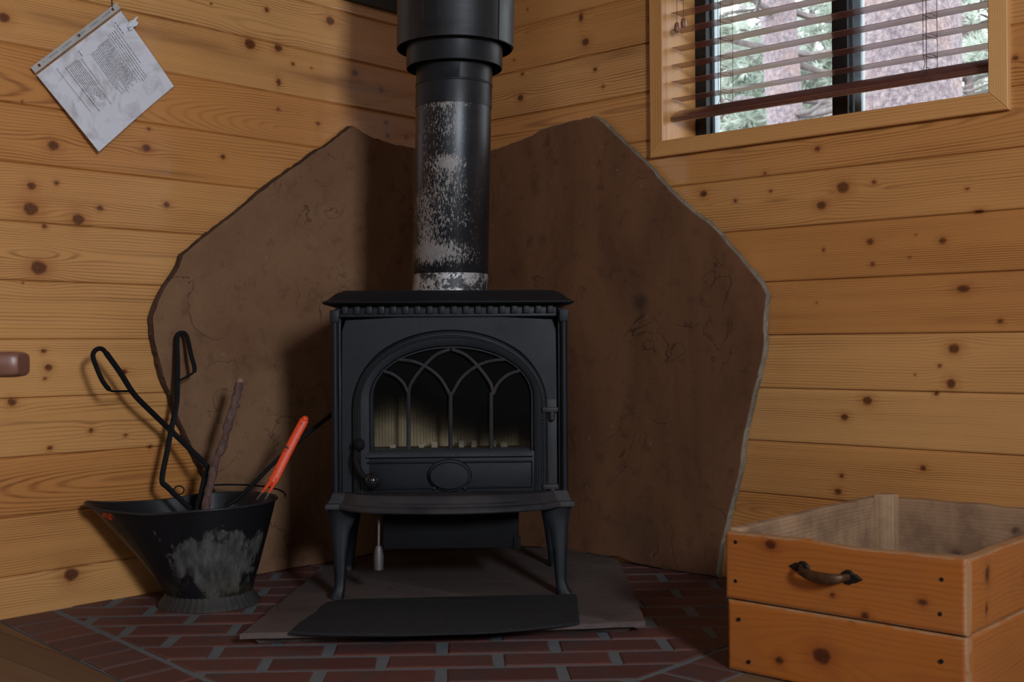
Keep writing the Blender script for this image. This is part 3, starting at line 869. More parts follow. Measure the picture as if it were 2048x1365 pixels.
# ---------------------------------------------------------------- sandstone slabs behind the stove
def stone_slab(name, side, outline, th, label, mats, seed, lean_gap=.004):
    """outline (along, z) clockwise or not; the cleft face stands th off the wall; mats = (face, edge)"""
    pts = [np.array(p, float) for p in outline]; dense = []
    n = len(pts)
    for i in range(n):
        p, q = pts[i], pts[(i + 1) % n]; L = np.linalg.norm(q - p); k = max(2, int(L / .010))
        nrm = np.array([q[1] - p[1], p[0] - q[0]]) / max(L, 1e-6)
        for j in range(k):
            t = j / k; w = math.sin(PI * t) ** .3 if 0 < t < 1 else 0
            s_ = (fbm(np.array((p + (q - p) * t)[0] * 22.), np.array((p + (q - p) * t)[1] * 22.), seed, 4) - .47) * .008
            dense.append(p + (q - p) * t + nrm * s_ * w)
    m = len(dense); ctr = sum(dense) / m
    conv = (lambda p, d: RL(d, p[0], p[1])) if side == 'L' else (lambda p, d: RL(p[0], d, p[1]))
    base = conv(ctr, th / 2); base = np.array([base[0], base[1], min(p[1] for p in dense)])
    b = new_bm()
    rows = []
    for d, ins, jit in ((lean_gap, .003, .0), (lean_gap + th * .35, -.001, .003), (lean_gap + th * .75, .0005, .0035), (lean_gap + th * .97, .003, .001), (lean_gap + th, .007, .0)):
        row = []
        for k, p in enumerate(dense):
            v = ctr - p; L = np.linalg.norm(v); j = (vnoise(np.array(k * .7), np.array(d * 900), seed) - .5) * 2 * jit
            row.append(b.verts.new(Vector(conv(p + v / L * (ins + j), d)) - Vector(base)))
        rows.append(row)
    for i in range(len(rows) - 1):
        for k in range(m):
            f = b.faces.new((rows[i][k], rows[i][(k + 1) % m], rows[i + 1][(k + 1) % m], rows[i + 1][k])); f.material_index = 1 if i < 3 else 0
    f = b.faces.new(rows[-1]); f.material_index = 0
    f = b.faces.new(rows[0][::-1]); f.material_index = 1
    bmesh.ops.recalc_face_normals(b, faces=b.faces[:])
    me = bpy.data.meshes.new(name); b.to_mesh(me); b.free()
    if side == 'R':
        for (u_, v_, rad_, amt_) in ((1282, 605, .030, .75), (1085, 480, .02, .35), (1270, 1080, .10, .3)):
            a_, z_ = on_wall(u_, v_, 'R', th); q_ = conv((a_, z_), lean_gap + th) - base; add_spot(mats[0], q_, rad_, amt_)
    for m_ in mats: me.materials.append(m_)
    o = bpy.data.objects.new(name, me); COL.objects.link(o); o.location = Vector(base)
    return tag(o, label, 'stone slab')
TH = .024
pL = [on_wall(u, v, 'L', 0.0) for u, v in [(690,254),(640,292),(560,346),(480,408),(400,472),(352,511),(344,535),(322,566),(305,600),(292,635),(295,680),(316,760),(345,840),(372,900),(400,955),(436,1010),(462,1060),(486,1115),(496,1154)]]
pL = [(a, max(z, .0)) for a, z in pL]
pL += [(.45, .0), (.10, .0), (.034, .02), (.034, 1.148)]
pL += [on_wall(u, v, 'L', TH) for u, v in [(832,297),(795,290),(750,278),(722,262),(706,250)]]
pL[-6] = (.034, pL[-5][1] - .012)
stone_slab('sandstone_slab', 'L', pL, TH, 'tall brown sandstone slab standing against the left wall behind the coal hod', (STONE, STONE_EDGE_L), 2)
pR = [on_wall(u, v, 'R', 0.0) for u, v in [(1196,234),(1212,240),(1228,256),(1262,288),(1312,334),(1352,382),(1400,425),(1440,456),(1490,512),(1536,570),(1546,590),(1541,640),(1540,700),(1530,745),(1520,785),(1510,832),(1500,880),(1492,940),(1480,990),(1466,1045),(1452,1100),(1446,1150)]]
pR += [(a, max(z, .0)) for a, z in [on_wall(u, v, 'R', TH) for u, v in [(1440,1157),(1390,1154),(1330,1146),(1280,1131),(1240,1116)]]]
pR += [(.2, .003), (.034, .003)]
cr0 = [on_wall(u, v, 'R', TH) for u, v in [(984,300),(1015,290),(1042,280),(1065,270),(1088,258),(1120,248),(1155,240),(1180,234)]]
pR += [(.034, cr0[0][1] - .012)] + cr0
stone_slab('sandstone_slab', 'R', pR, TH, 'broad dark reddish sandstone slab leaning on the right wall under the window corner', (STONE_R, STONE_EDGE), 5)

# ---------------------------------------------------------------- hearth stone and mat
def loft_poly(b, poly, levels, jit=0., seed=0, dens=.02):
    """levels: (inset, z) from the top down; insets toward the centroid"""
    if area2(poly) < 0: poly = poly[::-1]
    dense = []
    for i in range(len(poly)):
        p, q = np.array(poly[i]), np.array(poly[(i + 1) % len(poly)]); L = np.linalg.norm(q - p); k = max(1, int(L / dens))
        for j in range(k): dense.append(p + (q - p) * j / k)
    c = sum(dense) / len(dense); rows = []
    for ins, z in levels:
        row = []
        for k, p in enumerate(dense):
            v = c - p; L = np.linalg.norm(v); s_ = (fbm(np.array(p[0] * 25.), np.array(p[1] * 25.), seed) - .45) * jit
            pp = p + v / L * (ins + s_); row.append(b.verts.new((pp[0], pp[1], z)))
        rows.append(row)
    grid_faces(b, rows, closed_v=True); b.faces.new(rows[0]); b.faces.new(rows[-1][::-1])
HZ = .028
bm = new_bm()
loft_poly(bm, [(-.43, -1.286), (-.1, -1.275), (.372, -1.24), (.392, -.95), (.408, -.567), (.29, -.395), (.05, -.31), (-.2, -.4), (-.345, -.60), (-.385, -.90)],
          [(.004, HZ), (.0, HZ - .002), (.0, HZ - .011), (.03, HZ - .014), (.045, .0005)], .012, 4)
o = mesh_obj('hearth_stone', bm, HSTONE, None, True, 30)
o.location = (0, -.85, 0); o.data.transform(Matrix.Translation((0, .85, 0)))
tag(o, 'flat grey brown stone slab lying on the bricks under the stove legs', 'hearth stone')
bm = new_bm()
mp = [(-.332, -1.300), (-.25, -1.322), (-.117, -1.334), (.0, -1.330), (.076, -1.322), (.17, -1.292), (.236, -1.262), (.246, -1.13), (.256, -1.003), (.0, -1.008), (-.24, -1.016), (-.272, -1.022), (-.292, -1.05), (-.300, -1.12), (-.322, -1.21)]
loft_poly(bm, mp, [(.003, HZ + .0065), (.0, HZ + .005), (.0, HZ + .001)], .006, 9, .012)
o = mesh_obj('hearth_mat', bm, MATM, None, True, 30)
o.location = (0, -1.15, HZ + .001); o.data.transform(Matrix.Translation((0, 1.15, -HZ - .001)))
tag(o, 'black fibre mat with a curved front edge in front of the stove legs', 'mat')

# ---------------------------------------------------------------- wood stove
YF = -.955                      # front casting plane
YB = -.615
stove = thing('wood_stove', 'black cast iron wood stove with arched glass door on four splayed legs', 'stove', (-.022, -.80, HZ))
def F(u, v, y=YF):
    p = on_y(u, v, y); return (p[0], p[2])
XL, XR = -.285, .243
ZB, ZT = .243, .672
b = new_bm()        # body shell: sides, back, floor and roof round the firebox
t = .014
box(b, (XL + .006, YF + .006, ZB), (XL + .006 + t, YB, ZT), .003)
box(b, (XR - .006 - t, YF + .006, ZB), (XR - .006, YB, ZT), .003)
box(b, (XL + .006, YB - t, ZB), (XR - .006, YB, ZT), .003)
box(b, (XL + .008, YF + .02, ZB), (XR - .008, YB - .002, ZB + t), .002)
box(b, (XL + .008, YF + .02, ZT - t), (XR - .008, YB - .002, ZT), .002)
for s_, x in ((1, XR - .006), (-1, XL + .006)):     # raised side panel
    box(b, (x - .003 if s_ > 0 else x - .004, YF + .05, ZB + .05), (x + .004 if s_ > 0 else x + .003, YB - .05, ZT - .06), .002)
mesh_obj('body', b, IRON, stove)
for x in (XL + .007, XR - .007):        # corner pilasters
    b = new_bm()
    sweep(b, [(x, YF + .002, ZB + .002), (x, YF + .002, ZT - .03)], (.0085, .010), 12, cap=True)
    box(b, (x - .0105, YF - .010, ZT - .032), (x + .0105, YF + .02, ZT - .004), .003)
    box(b, (x - .0095, YF - .008, ZB), (x + .0095, YF + .02, ZB + .012), .002)
    mesh_obj('corner_pilaster', b, IRON, stove)
# front plate with the arched doorway
def arch(xl, xr, zb, zs, zt, n=40, nb=8):
    """path from lower left up over the arch to lower right"""
    c = (xl + xr) / 2; hw = (xr - xl) / 2; out = [(xl, zb + (zs - zb) * i / nb) for i in range(nb)]
    out += [(c - hw * math.cos(PI * i / n), zs + (zt - zs) * math.sin(PI * i / n) ** .94) for i in range(n + 1)]
    return out + [(xr, zs - (zs - zb) * i / nb) for i in range(1, nb + 1)]
def lerp_ring(b, A, B, prof):
    """surface between two matched paths in (x, z); prof = [(t, y)]"""
    rows = []
    for a_, b_ in zip(A, B):
        rows.append([b.verts.new((a_[0] + (b_[0] - a_[0]) * t_, y, a_[1] + (b_[1] - a_[1]) * t_)) for t_, y in prof])
    grid_faces(b, rows)
    return rows
dl, dr = F(704, 820)[0], F(1095, 820)[0]
zdb = F(900, 985)[1]
outer = arch(dl, dr, zdb, F(900, 822)[1], F(900, 661)[1])
inner = arch(F(748, 800)[0], F(1060, 800)[0], zdb, F(900, 795)[1], F(900, 699)[1])
fl_, fr_ = F(683, 800)[0], F(1114, 800)[0]
ftop = F(900, 632)[1]
def to_rect(p, i, n):
    x, z = p
    if i <= 8: return (fl_, z)
    if i >= n - 9: return (fr_, z)
    k = (i - 8) / (n - 17)
    a_ = PI * k; c = (fl_ + fr_) / 2; hw = (fr_ - fl_) / 2; zs = F(900, 822)[1]; hh = ftop - zs
    cx, sz = -math.cos(a_), math.sin(a_); m_ = max(abs(cx), abs(sz) ** .9)
    return (c + hw * cx / m_, zs + hh * min(1, (sz / m_)))
rect = [to_rect(p, i, len(outer)) for i, p in enumerate(outer)]
b = new_bm()
lerp_ring(b, outer, rect, [(.02, YF + .02), (.0, YF + .004), (.04, YF + .001), (.97, YF + .001), (1, YF + .006), (1, YF + .02)])
box(b, (fl_, YF + .001, ftop), (fr_, YF + .014, F(900, 612)[1]), .001)
mesh_obj('front_plate', b, IRON, stove, True, 30)
b = new_bm()        # dentil cornice
x0, x1 = F(678, 620)[0], F(1112, 620)[0]; zt_, zb_ = F(900, 610)[1], F(900, 628)[1]
nd = 18
for k in range(nd):
    xc = x0 + (x1 - x0) * (k + .5) / nd
    box(b, (xc - .0065, YF - .010, zb_), (xc + .0065, YF + .004, zt_), .002)
box(b, (x0, YF - .006, zb_ - .007), (x1, YF + .004, zb_), .002)
mesh_obj('dentil_cornice', b, IRON, stove)

# top plate with an ogee rim
def rect_loft(b, x0, x1, y0, y1, levels, corner=.006):
    rows = []
    for ins, z in levels:
        xa, xb, ya, yb = x0 + ins, x1 - ins, y0 + ins, y1 - ins; c = corner
        P = [(xa + c, ya), (xb - c, ya), (xb - c * .3, ya + c * .3), (xb, ya + c), (xb, yb - c), (xb - c * .3, yb - c * .3), (xb - c, yb), (xa + c, yb), (xa + c * .3, yb - c * .3), (xa, yb - c), (xa, ya + c), (xa + c * .3, ya + c * .3)]
        rows.append([b.verts.new((p[0], p[1], z)) for p in P])
    grid_faces(b, rows, closed_v=True); b.faces.new(rows[0]); b.faces.new(rows[-1])
TY0, TY1 = -.992, -.585
tx0, tx1 = on_y(643, 606, TY0)[0], on_y(1149, 606, TY0)[0]
tz = on_y(900, 606, TY0)[2]
b = new_bm()
rect_loft(b, tx0, tx1, TY0, TY1, [(.02, tz - .003), (.003, tz - .002), (.0, tz + .001), (.001, tz + .004), (.006, tz + .0055), (.012, tz + .009), (.020, tz + .016), (.027, tz + .022), (.034, tz + .0255), (.040, tz + .027), (.041, tz + .029), (.046, tz + .030)])
mesh_obj('top_plate', b, IRON, stove, True, 40)
ZTOP = tz + .030

# door: arched frame, beading, tracery, glass, lower panel, medallion, handle, hinges
door = new_bm()
yD = YF - .012
lerp_ring(door, outer, inner, [(0, YF + .004), (0, YF - .004), (.05, YF - .009), (.18, yD), (.26, yD - .0005), (.30, yD + .002), (.36, yD + .002), (.40, yD - .002), (.62, yD - .001), (.78, yD + .001), (.86, yD + .006), (.93, yD + .006), (1, YF + .008), (1, YF + .016)])
xi0, xi1 = F(735, 900)[0], F(1063, 900)[0]; zi = F(900, 898)[1]
box(door, (inner[0][0] - .012, YF - .010, zdb), (inner[-1][0] + .012, YF + .012, zi - .006), .002)
# sill ledge below the glass
xs0, xs1 = F(733, 905)[0], F(1066, 905)[0]
rows = []
for (ins, y, z) in ((.010, YF + .010, zi + .001), (.008, YF - .010, zi), (.0, YF - .018, F(900, 910)[1]), (.0, YF - .018, F(900, 913)[1]), (.003, YF - .010, F(900, 916)[1])):
    rows.append([door.verts.new((xs0 + ins, y, z)), door.verts.new((xs1 - ins, y, z))])
grid_faces(door, rows)
for v_ in (924, 975):      # panel mouldings
    z = F(900, v_)[1]; sweep(door, [(xi0, YF - .012, z), (xi1, YF - .012, z)], (.0022, .003), 8, upv=(0, 1, 0))
sweep(door, [(xi1, YF - .011, F(900, 924)[1]), (xi1, YF - .011, F(900, 975)[1])], .0016, 8)
fdoor = mesh_obj('door', door, IRON, stove, True, 35)
b = new_bm()          # right leaf strip of the door carrying the hinges
box(b, (dr - .004, YF - .004, zdb), (fr_ - .001, YF + .006, F(900, 800)[1]), .002)
for v_ in (824, 978):
    z = F(900, v_)[1]
    box(b, (F(1083, 800)[0], YF - .018, z - .0025), (fr_ + .001, YF - .002, z + .009), .003)
    sweep(b, [(F(1103, 800)[0], YF - .012, z - .017), (F(1103, 800)[0], YF - .012, z)], .0065, 12)
    ball(b, (F(1103, 800)[0], YF - .012, z - .017), .0065, 12, 8)
mesh_obj('hinge', b, IRON_DUSTY, fdoor)
b = new_bm()          # beading round the arch
for i in range(len(outer) * 3 - 6):
    q = i / 3; k = int(q); f_ = q - k
    po = np.array(outer[k]) * (1 - f_) + np.array(outer[min(k + 1, len(outer) - 1)]) * f_; pi_ = np.array(inner[k]) * (1 - f_) + np.array(inner[min(k + 1, len(inner) - 1)]) * f_
    p = po + (pi_ - po) * .33
    ball(b, (p[0], yD + .0012, p[1]), .0017, 6, 4)
mesh_obj('bead_moulding', b, IRON_DUSTY, fdoor)
b = new_bm()          # gothic tracery
def TR(pts, w=.0042, d=.005, y=YF - .003):
    P = [F(*p) for p in pts]; P3 = smooth_path([(p[0], y, p[1]) for p in P], 5) if len(P) > 2 else [(p[0], y, p[1]) for p in P]
    sweep(b, P3, (w, d), 8)
for x in (817, 901, 982): TR([(x, 908), (x, 785)], .0048, .006)
mir = lambda L: [(1804 - 2 * 0 - u if False else 1803 - u, v) for u, v in L]
a1 = [(817, 790), (822, 768), (844, 737), (871, 711), (900, 699)]
a2 = [(900, 790), (882, 759), (858, 738), (828, 724), (792, 719)]
a3 = [(817, 788), (806, 766), (787, 750), (764, 742)]
for A_ in (a1, a2, a3): TR(A_); TR(mir(A_))
mesh_obj('window_tracery', b, IRON_DUSTY, fdoor)
b = new_bm()
cx = (inner[0][0] + inner[-1][0]) / 2
pg = arch(inner[0][0] - .008, inner[-1][0] + .008, zi - .006, F(900, 795)[1], F(900, 692)[1])
for y in (YF + .006, YF + .010): b.faces.new([b.verts.new((p[0], y, p[1])) for p in pg])
mesh_obj('door_glass', b, SOOTGLASS, fdoor, False)
b = new_bm()          # oval medallion
mc = F(899, 950)
for rx, rz_, y0_, y1_ in ((.0500, .0365, YF - .010, YF - .0165), (.0445, .0305, YF - .013, YF - .027)):
    rows = []
    for k_, (f_, y_) in enumerate(((1, y0_), (1, y1_ + .003), (.95, y1_), (.6, y1_ - .001), (.1, y1_ - .0015))):
        rows.append([b.verts.new((mc[0] + rx * f_ * math.cos(2 * PI * i / 40), y_, mc[1] + rz_ * f_ * math.sin(2 * PI * i / 40))) for i in range(40)])
    grid_faces(b, rows, closed_v=True); b.faces.new(rows[-1])
for u_ in (868, 899, 930):
    p = F(u_, 980 if u_ == 899 else 976); ball(b, (p[0], YF - .013, p[1]), .005, 12, 8, (1, .6, 1))
mesh_obj('oval_medallion', b, IRON, fdoor, True, 40)
b = new_bm()          # latch handle
k0, k1 = F(718, 890, YF - .03), F(745, 962, YF - .045)
ball(b, (k0[0], YF - .028, k0[1]), .0135, 18, 12)
path = smooth_path([(F(714, 898)[0], YF - .026, F(714, 898)[1]), (F(714, 918)[0], YF - .032, F(714, 918)[1]), (F(722, 940)[0], YF - .038, F(722, 940)[1]), (F(738, 956)[0], YF - .044, F(738, 956)[1])], 6)
sweep(b, path, [.0052 + .0022 * math.sin(PI * i / (len(path) - 1)) for i in range(len(path))], 12)
sweep(b, [(k0[0], YF - .022, k0[1]), (k0[0], YF + .002, k0[1])], .006, 12)
hnd = mesh_obj('door_handle', b, IRON_DARK, fdoor)
b = new_bm(); ball(b, (k1[0], YF - .048, k1[1]), .0185, 28, 18); mesh_obj('handle_knob', b, BALL, fdoor)

# firebox
b = new_bm(); YR = YF + .085
box(b, (XL + .03, YR, ZB + .014), (XR - .03, YR + .02, ZT - .05), .001)
nrib = 64
for k in range(nrib):
    x = XL + .035 + (XR - XL - .07) * k / (nrib - 1); sweep(b, [(x, YR - .001, ZB + .03), (x, YR - .001, ZT - .10)], .0022, 6)
box(b, (XL + .022, YF + .03, ZB + .014), (XL + .034, YB - .03, ZT - .05), .001); box(b, (XR - .034, YF + .03, ZB + .014), (XR - .022, YB - .03, ZT - .05), .001)
mesh_obj('fire_board', b, FIREBOARD, stove)
b = new_bm(); box(b, (XL + .03, YF + .03, F(900, 912)[1] - .02), (XR - .03, YR, F(900, 899)[1]), .002); mesh_obj('grate_floor', b, CAVITY, stove)
for u, w, h in ((786, .013, .008), (843, .012, .009), (869, .014, .013), (923, .012, .016), (948, .012, .016), (990, .005, .016), (1008, .016, .012), (1050, .004, .012)):  # pale blocks imitate small window reflections low in the door glass
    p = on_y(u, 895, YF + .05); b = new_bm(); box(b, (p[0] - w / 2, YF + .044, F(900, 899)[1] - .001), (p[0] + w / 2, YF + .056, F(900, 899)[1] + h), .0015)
    mesh_obj('glass_glint_block', b, GLINT, stove)

# base with the bowed ash lip
b = new_bm()
BY0 = -.985
bx0, bx1 = on_y(650, 1015, BY0)[0], on_y(1149, 1010, BY0)[0]; zl = on_y(650, 1016, BY0)[2]
def lip_outline(g):
    """plan outline of the base casting, g = how far it spreads"""
    P = []
    x0, x1 = bx0 + .016 - .016 * g, bx1 - .016 + .016 * g
    P += [(x0, BY0 + .016 - .016 * g), (x0 + .030, BY0 + .014 - .014 * g)]
    xa, xb = x0 + .040, x1 - .040
    for i in range(21):
        t_ = i / 20; P.append((xa + (xb - xa) * t_, BY0 - .008 * g - .086 * math.sin(PI * t_) ** .55 * (.72 + .28 * g)))
    P += [(x1 - .030, BY0 + .014 - .014 * g), (x1, BY0 + .016 - .016 * g), (x1, YB + .01 + .010 * g), (x0, YB + .01 + .010 * g)]
    return P
rows = []
for g, z in ((0, zl + .030), (.15, zl + .026), (.35, zl + .016), (.55, zl + .012), (.6, zl + .0095), (.9, zl + .006), (1, zl + .002), (1, zl - .003), (.9, zl - .006), (.3, zl - .008)):
    rows.append([b.verts.new((p[0], p[1], z)) for p in lip_outline(g)])
grid_faces(b, rows, closed_v=True); b.faces.new(rows[0]); b.faces.new(rows[-1][::-1])
mesh_obj('ash_lip', b, IRON_DUSTY, stove, True, 25)
ZL = zl - .008
b = new_bm()          # shield and ash pan under the base
px0, px1 = on_y(766, 1090, -.93)[0], on_y(1038, 1090, -.93)[0]
box(b, (px0, -.93, on_y(900, 1098, -.93)[2]), (px1, -.66, ZL + .002), .003)
box(b, (px1 - .012, -.936, on_y(900, 1098, -.93)[2] - .003), (px1 + .004, -.928, on_y(900, 1075, -.93)[2]), .001)
mesh_obj('ash_pan', b, IRON_DARK, stove)
b = new_bm()          # air lever with its coiled grip
q0, q1 = on_y(757, 1092, -.975), on_y(757, 1140, -.975)
sweep(b, [(q0[0], -.975, q1[2]), (q0[0], -.975, q1[2] + .03), (q0[0], -.975, q0[2] - .006), (q0[0], -.975, q0[2])], [.0105, .0115, .0085, .006], 14)
sweep(b, [(q0[0], -.975, q0[2]), (q0[0], -.972, q0[2] + .012), (q0[0], -.95, ZL)], .003, 8)
mesh_obj('air_lever', b, GREYMETAL, stove)
def leg(sx, yt, yb_, xt, xb):
    """cabriole casting: broad knee below the base, narrow ankle, splayed foot"""
    P = [(xt, yt, ZL + .004), (xt + sx * .002, yt, ZL - .02), (xt + sx * .006, yt + (yb_ - yt) * .2, ZL - .05), (xt + (xb - xt) * .45, yt + (yb_ - yt) * .5, ZL - .095), (xb - sx * .008, yt + (yb_ - yt) * .8, HZ + .035), (xb - sx * .004, yb_, HZ + .012), (xb, yb_, HZ + .0005)]
    W = [(.034, .020), (.028, .018), (.020, .015), (.0155, .013), (.0115, .012), (.0135, .013), (.0170, .015)]
    P = smooth_path(P, 5); n = len(P); Wn = []
    for i in range(n):
        q = i / 5; k = min(int(q), len(W) - 2); f_ = q - k
        Wn.append(tuple(W[k][j] * (1 - f_) + W[k + 1][j] * f_ for j in (0, 1)))
    b = new_bm(); sweep(b, P, Wn, 16, square=True)
    # inner scroll bracket under the base
    return mesh_obj('leg', b, IRON, stove, True, 50)
leg(-1, -.955, -.978, -.262, on_y(673, 1200, -.978)[0])
leg(1, -.955, -.975, .216, on_y(1129, 1190, -.975)[0])
leg(-1, -.655, -.640, -.262, -.285)
leg(1, -.655, -.640, .216, .240)

# ---------------------------------------------------------------- flue pipe
pp0, pp1 = on_y(900.5, 572, -.8), on_y(908.5, 150, -.8)
leanx = (pp1[0] - pp0[0]) / (pp1[2] - pp0[2]); pcx = pp0[0]
pipe = thing('flue_pipe', 'black round flue pipe with scratched paint rising from the stove top', 'stovepipe', (pcx, -.8, ZTOP))
def pl(prof, nm, mat, n=72, par=None, ang=35):
    b = new_bm(); rows = []
    for r, z in prof:
        ox = leanx * (z - pp0[2])
        rows.append([b.verts.new((pcx + ox + r * math.cos(2 * PI * k / n), -.8 + r * math.sin(2 * PI * k / n), z)) for k in range(n)])
    grid_faces(b, rows, closed_v=True); b.faces.new(rows[0]); b.faces.new(rows[-1])
    return mesh_obj(nm, b, mat, par or pipe, True, ang)
r = .0895
zc1 = on_y(900, 545, -.89)[2]
zj = on_y(900, 200, -.89)[2]
pl([(.090, ZTOP - .002), (.0915, ZTOP), (.0905, ZTOP + .006), (.0892, zc1)], 'pipe_collar', GALV)
pl([(r - .001, zc1 - .0005), (r, zc1 + .001), (r + .0003, zj - .002)], 'lower_pipe', PIPE)
pl([(r + .0015, zj - .003), (r + .0016, zj + .001), (r + .0012, zj + .048), (r + .0026, zj + .050), (r + .0026, zj + .052), (r + .0012, zj + .054), (r + .0012, zj + .10), (r + .0012, zj + .28)], 'upper_pipe', iron_mat('satin_black_pipe_paint', (.011, .012, .015), .40, .0, .12))
zs1, zs2 = 1.2445, 1.2915
def sleeve(nm, R, zb, zt, mat):
    return pl([(r + .01, zb + .035), (R - .004, zb + .03), (R - .003, zb + .001), (R - .001, zb), (R, zb + .002), (R, zt)], nm, mat)
sleeve('inner_sleeve', .1145, zs1, 1.42, iron_mat('satin_black_sleeve', (.011, .012, .015), .42, .0, .12))
osl = sleeve('outer_sleeve', .1385, zs2, Z_MAX, SCUFF)
b = new_bm()          # lap seam of the outer sleeve
ang = -PI / 2 + math.asin((on_y(985, 40, -.92)[0] - pcx) / .1385)
for i in range(1):
    a0 = ang
    rows = []
    for a_ in np.linspace(a0, a0 + .75, 14):
        rr_ = .1402
        rows.append([b.verts.new((pcx + leanx * (z - pp0[2]) + rr_ * math.cos(a_), -.8 + rr_ * math.sin(a_), z)) for z in (zs2 + .001, 1.5, 1.8, Z_MAX - .01)])
    rows.append([b.verts.new((pcx + leanx * (z - pp0[2]) + .1386 * math.cos(a0 + .76), -.8 + .1386 * math.sin(a0 + .76), z)) for z in (zs2 + .001, 1.5, 1.8, Z_MAX - .01)])
    rows.insert(0, [b.verts.new((pcx + leanx * (z - pp0[2]) + .1386 * math.cos(a0), -.8 + .1386 * math.sin(a0), z)) for z in (zs2 + .001, 1.5, 1.8, Z_MAX - .01)])
    grid_faces(b, rows)
mesh_obj('lap_seam', b, iron_mat('scuffed_grey_sheet', (.06, .065, .065), .42, .4, .3, .0006, 20), osl, True, 20)

# dark panel high on the left wall
p_ = on_wall(745, 12, 'L', .02)
bm = new_bm(); box(bm, (.004, .10, p_[1]), (.022, 1.35, 2.2), .001, RLF)
o = mesh_obj('wall_shield', bm, TRIMDARK, None); o.location = Vector(RL(.012, .72, p_[1])); o.data.transform(Matrix.Translation(-o.location))
tag(o, 'dark metal panel fixed high on the left wall just left of the pipe', 'heat shield')
# ---------------------------------------------------------------- coal hod and the tools standing in it
HC = np.array([-.577, -.872]); RIM_Z = .232
hod = thing('coal_hod', 'black galvanised coal hod with a long pouring lip and worn grey patches on the bricks', 'coal hod', (HC[0], HC[1], 0))
def hod_pt(th, t, grow=0.0):
    """t 0..1 from the foot to the rim; spout swells towards th = pi"""
    d = math.atan2(math.sin(th - PI - .19), math.cos(th - PI - .19))
    rb, rt = .097, .152
    sp_ = math.exp(-(d / .34) ** 2) * .045 + math.exp(-(d / .72) ** 2) * .070
    rr_ = rb + (rt - rb) * t + sp_ * t ** 1.25
    side = .006 * math.sin(th) ** 2 * t
    rr_ += -.010 * math.exp(-((abs(d) - 1.05) / .35) ** 2) * t + grow
    z = .028 + (RIM_Z - .028) * t + t ** 2 * (.012 * math.exp(-(d / .22) ** 2) - .006 * math.exp(-((abs(d) - .8) / .4) ** 2) + .004 * math.cos(th))
    return (HC[0] + (rr_) * math.cos(th), HC[1] + (rr_ + side) * math.sin(th), z)
NT_ = 120
b = new_bm()
def flute(th, t): return .0009 * math.sin(th * 46) * max(0, math.sin(PI * min(1, t * 1.05))) ** .5
out = [[b.verts.new(hod_pt(2 * PI * k / NT_, t, flute(2 * PI * k / NT_, t))) for k in range(NT_)] for t in np.linspace(0, 1, 26)]
inn = [[b.verts.new(hod_pt(2 * PI * k / NT_, t, -.0022)) for k in range(NT_)] for t in np.linspace(1, .03, 16)]
grid_faces(b, out + inn, closed_v=True); b.faces.new(inn[-1]); b.faces.new(out[0][::-1])
mesh_obj('pail', b, HOD, hod, True, 60)
b = new_bm(); sweep(b, [hod_pt(2 * PI * k / NT_, 1.0, .0012) for k in range(NT_)], .0032, 8, upv=(0, 0, 1), closed=True)
mesh_obj('rolled_rim', b, iron_mat('dark_worn_rim', (.03, .03, .033), .4, .4, .5), hod)
b = new_bm(); rows = []
for r_, z_ in ((.097, .040), (.0985, .036), (.0965, .031), (.100, .022), (.108, .012), (.1135, .005), (.1145, .001), (.112, 0.0), (.108, .002), (.095, .020)):
    rows.append([b.verts.new((HC[0] + (r_ + .0008 * math.sin(46 * 2 * PI * k / 180)) * math.cos(2 * PI * k / 180), HC[1] + (r_ + .0008 * math.sin(46 * 2 * PI * k / 180)) * math.sin(2 * PI * k / 180), z_)) for k in range(180)])
grid_faces(b, rows, closed_v=True)
mesh_obj('foot_ring', b, iron_mat('dull_galvanised_foot', (.040, .038, .034), .6, .2, .5), hod, True, 60)
b = new_bm()
bail = [(HC[0] + .01 + .163 * math.cos(a_), HC[1] + .156 * math.sin(a_), RIM_Z + .008 + .012 * math.sin(a_)) for a_ in np.linspace(.05, PI * .62, 26)]
sweep(b, bail, .0022, 8, upv=(0, 0, 1))
ring = on_y(358, 981, HC[1] + .135)
sweep(b, [(ring[0] + .012 * math.cos(a_), HC[1] + .135, ring[2] + .010 * math.sin(a_)) for a_ in np.linspace(0, 2 * PI, 20, endpoint=False)], .0016, 6, closed=True)
mesh_obj('bail_handle', b, IRON_DARK, hod)

def ydep(v): return -.735 - (v - 670) / 340 * .125
def P3(u, v, dy=0.): return tuple(on_y(u, v, ydep(v) + dy))
def Pl(pts, dy=0.): return [P3(u, v, dy) for u, v in pts]
tongs = thing('fire_tongs', 'black flat bar fire tongs with two open loop handles standing in the coal hod', 'fire tongs', P3(385, 1040))
def tong(nm, main, loop, dy, thin, near=0.):
    b = new_bm()
    Pl = lambda pts, dy: [tuple(on_y(u, v, ydep(v) + dy - near * max(0, 345 - u) / 150)) for u, v in pts]
    sweep(b, smooth_path(Pl(main, dy), 4), (.0063, .0026), 8, square=True)
    P = smooth_path(Pl(loop, dy), 6); n = len(P)
    rad = [(.0050, .0042) if i / n < thin else (.0024, .0042) for i in range(n)]
    sweep(b, P, rad, 8, square=True)
    return mesh_obj(nm, b, IRON_DARK, tongs, True, 40)
tong('tong_arm', [(212, 706), (240, 745), (266, 786), (290, 812), (342, 862), (378, 897), (414, 933), (411, 950), (403, 985), (399, 1030)],
     [(212, 706), (205, 699), (197, 698), (189, 703), (186, 714), (193, 735), (205, 762), (218, 779), (227, 783), (245, 783), (266, 783)], .006, .70, .215)
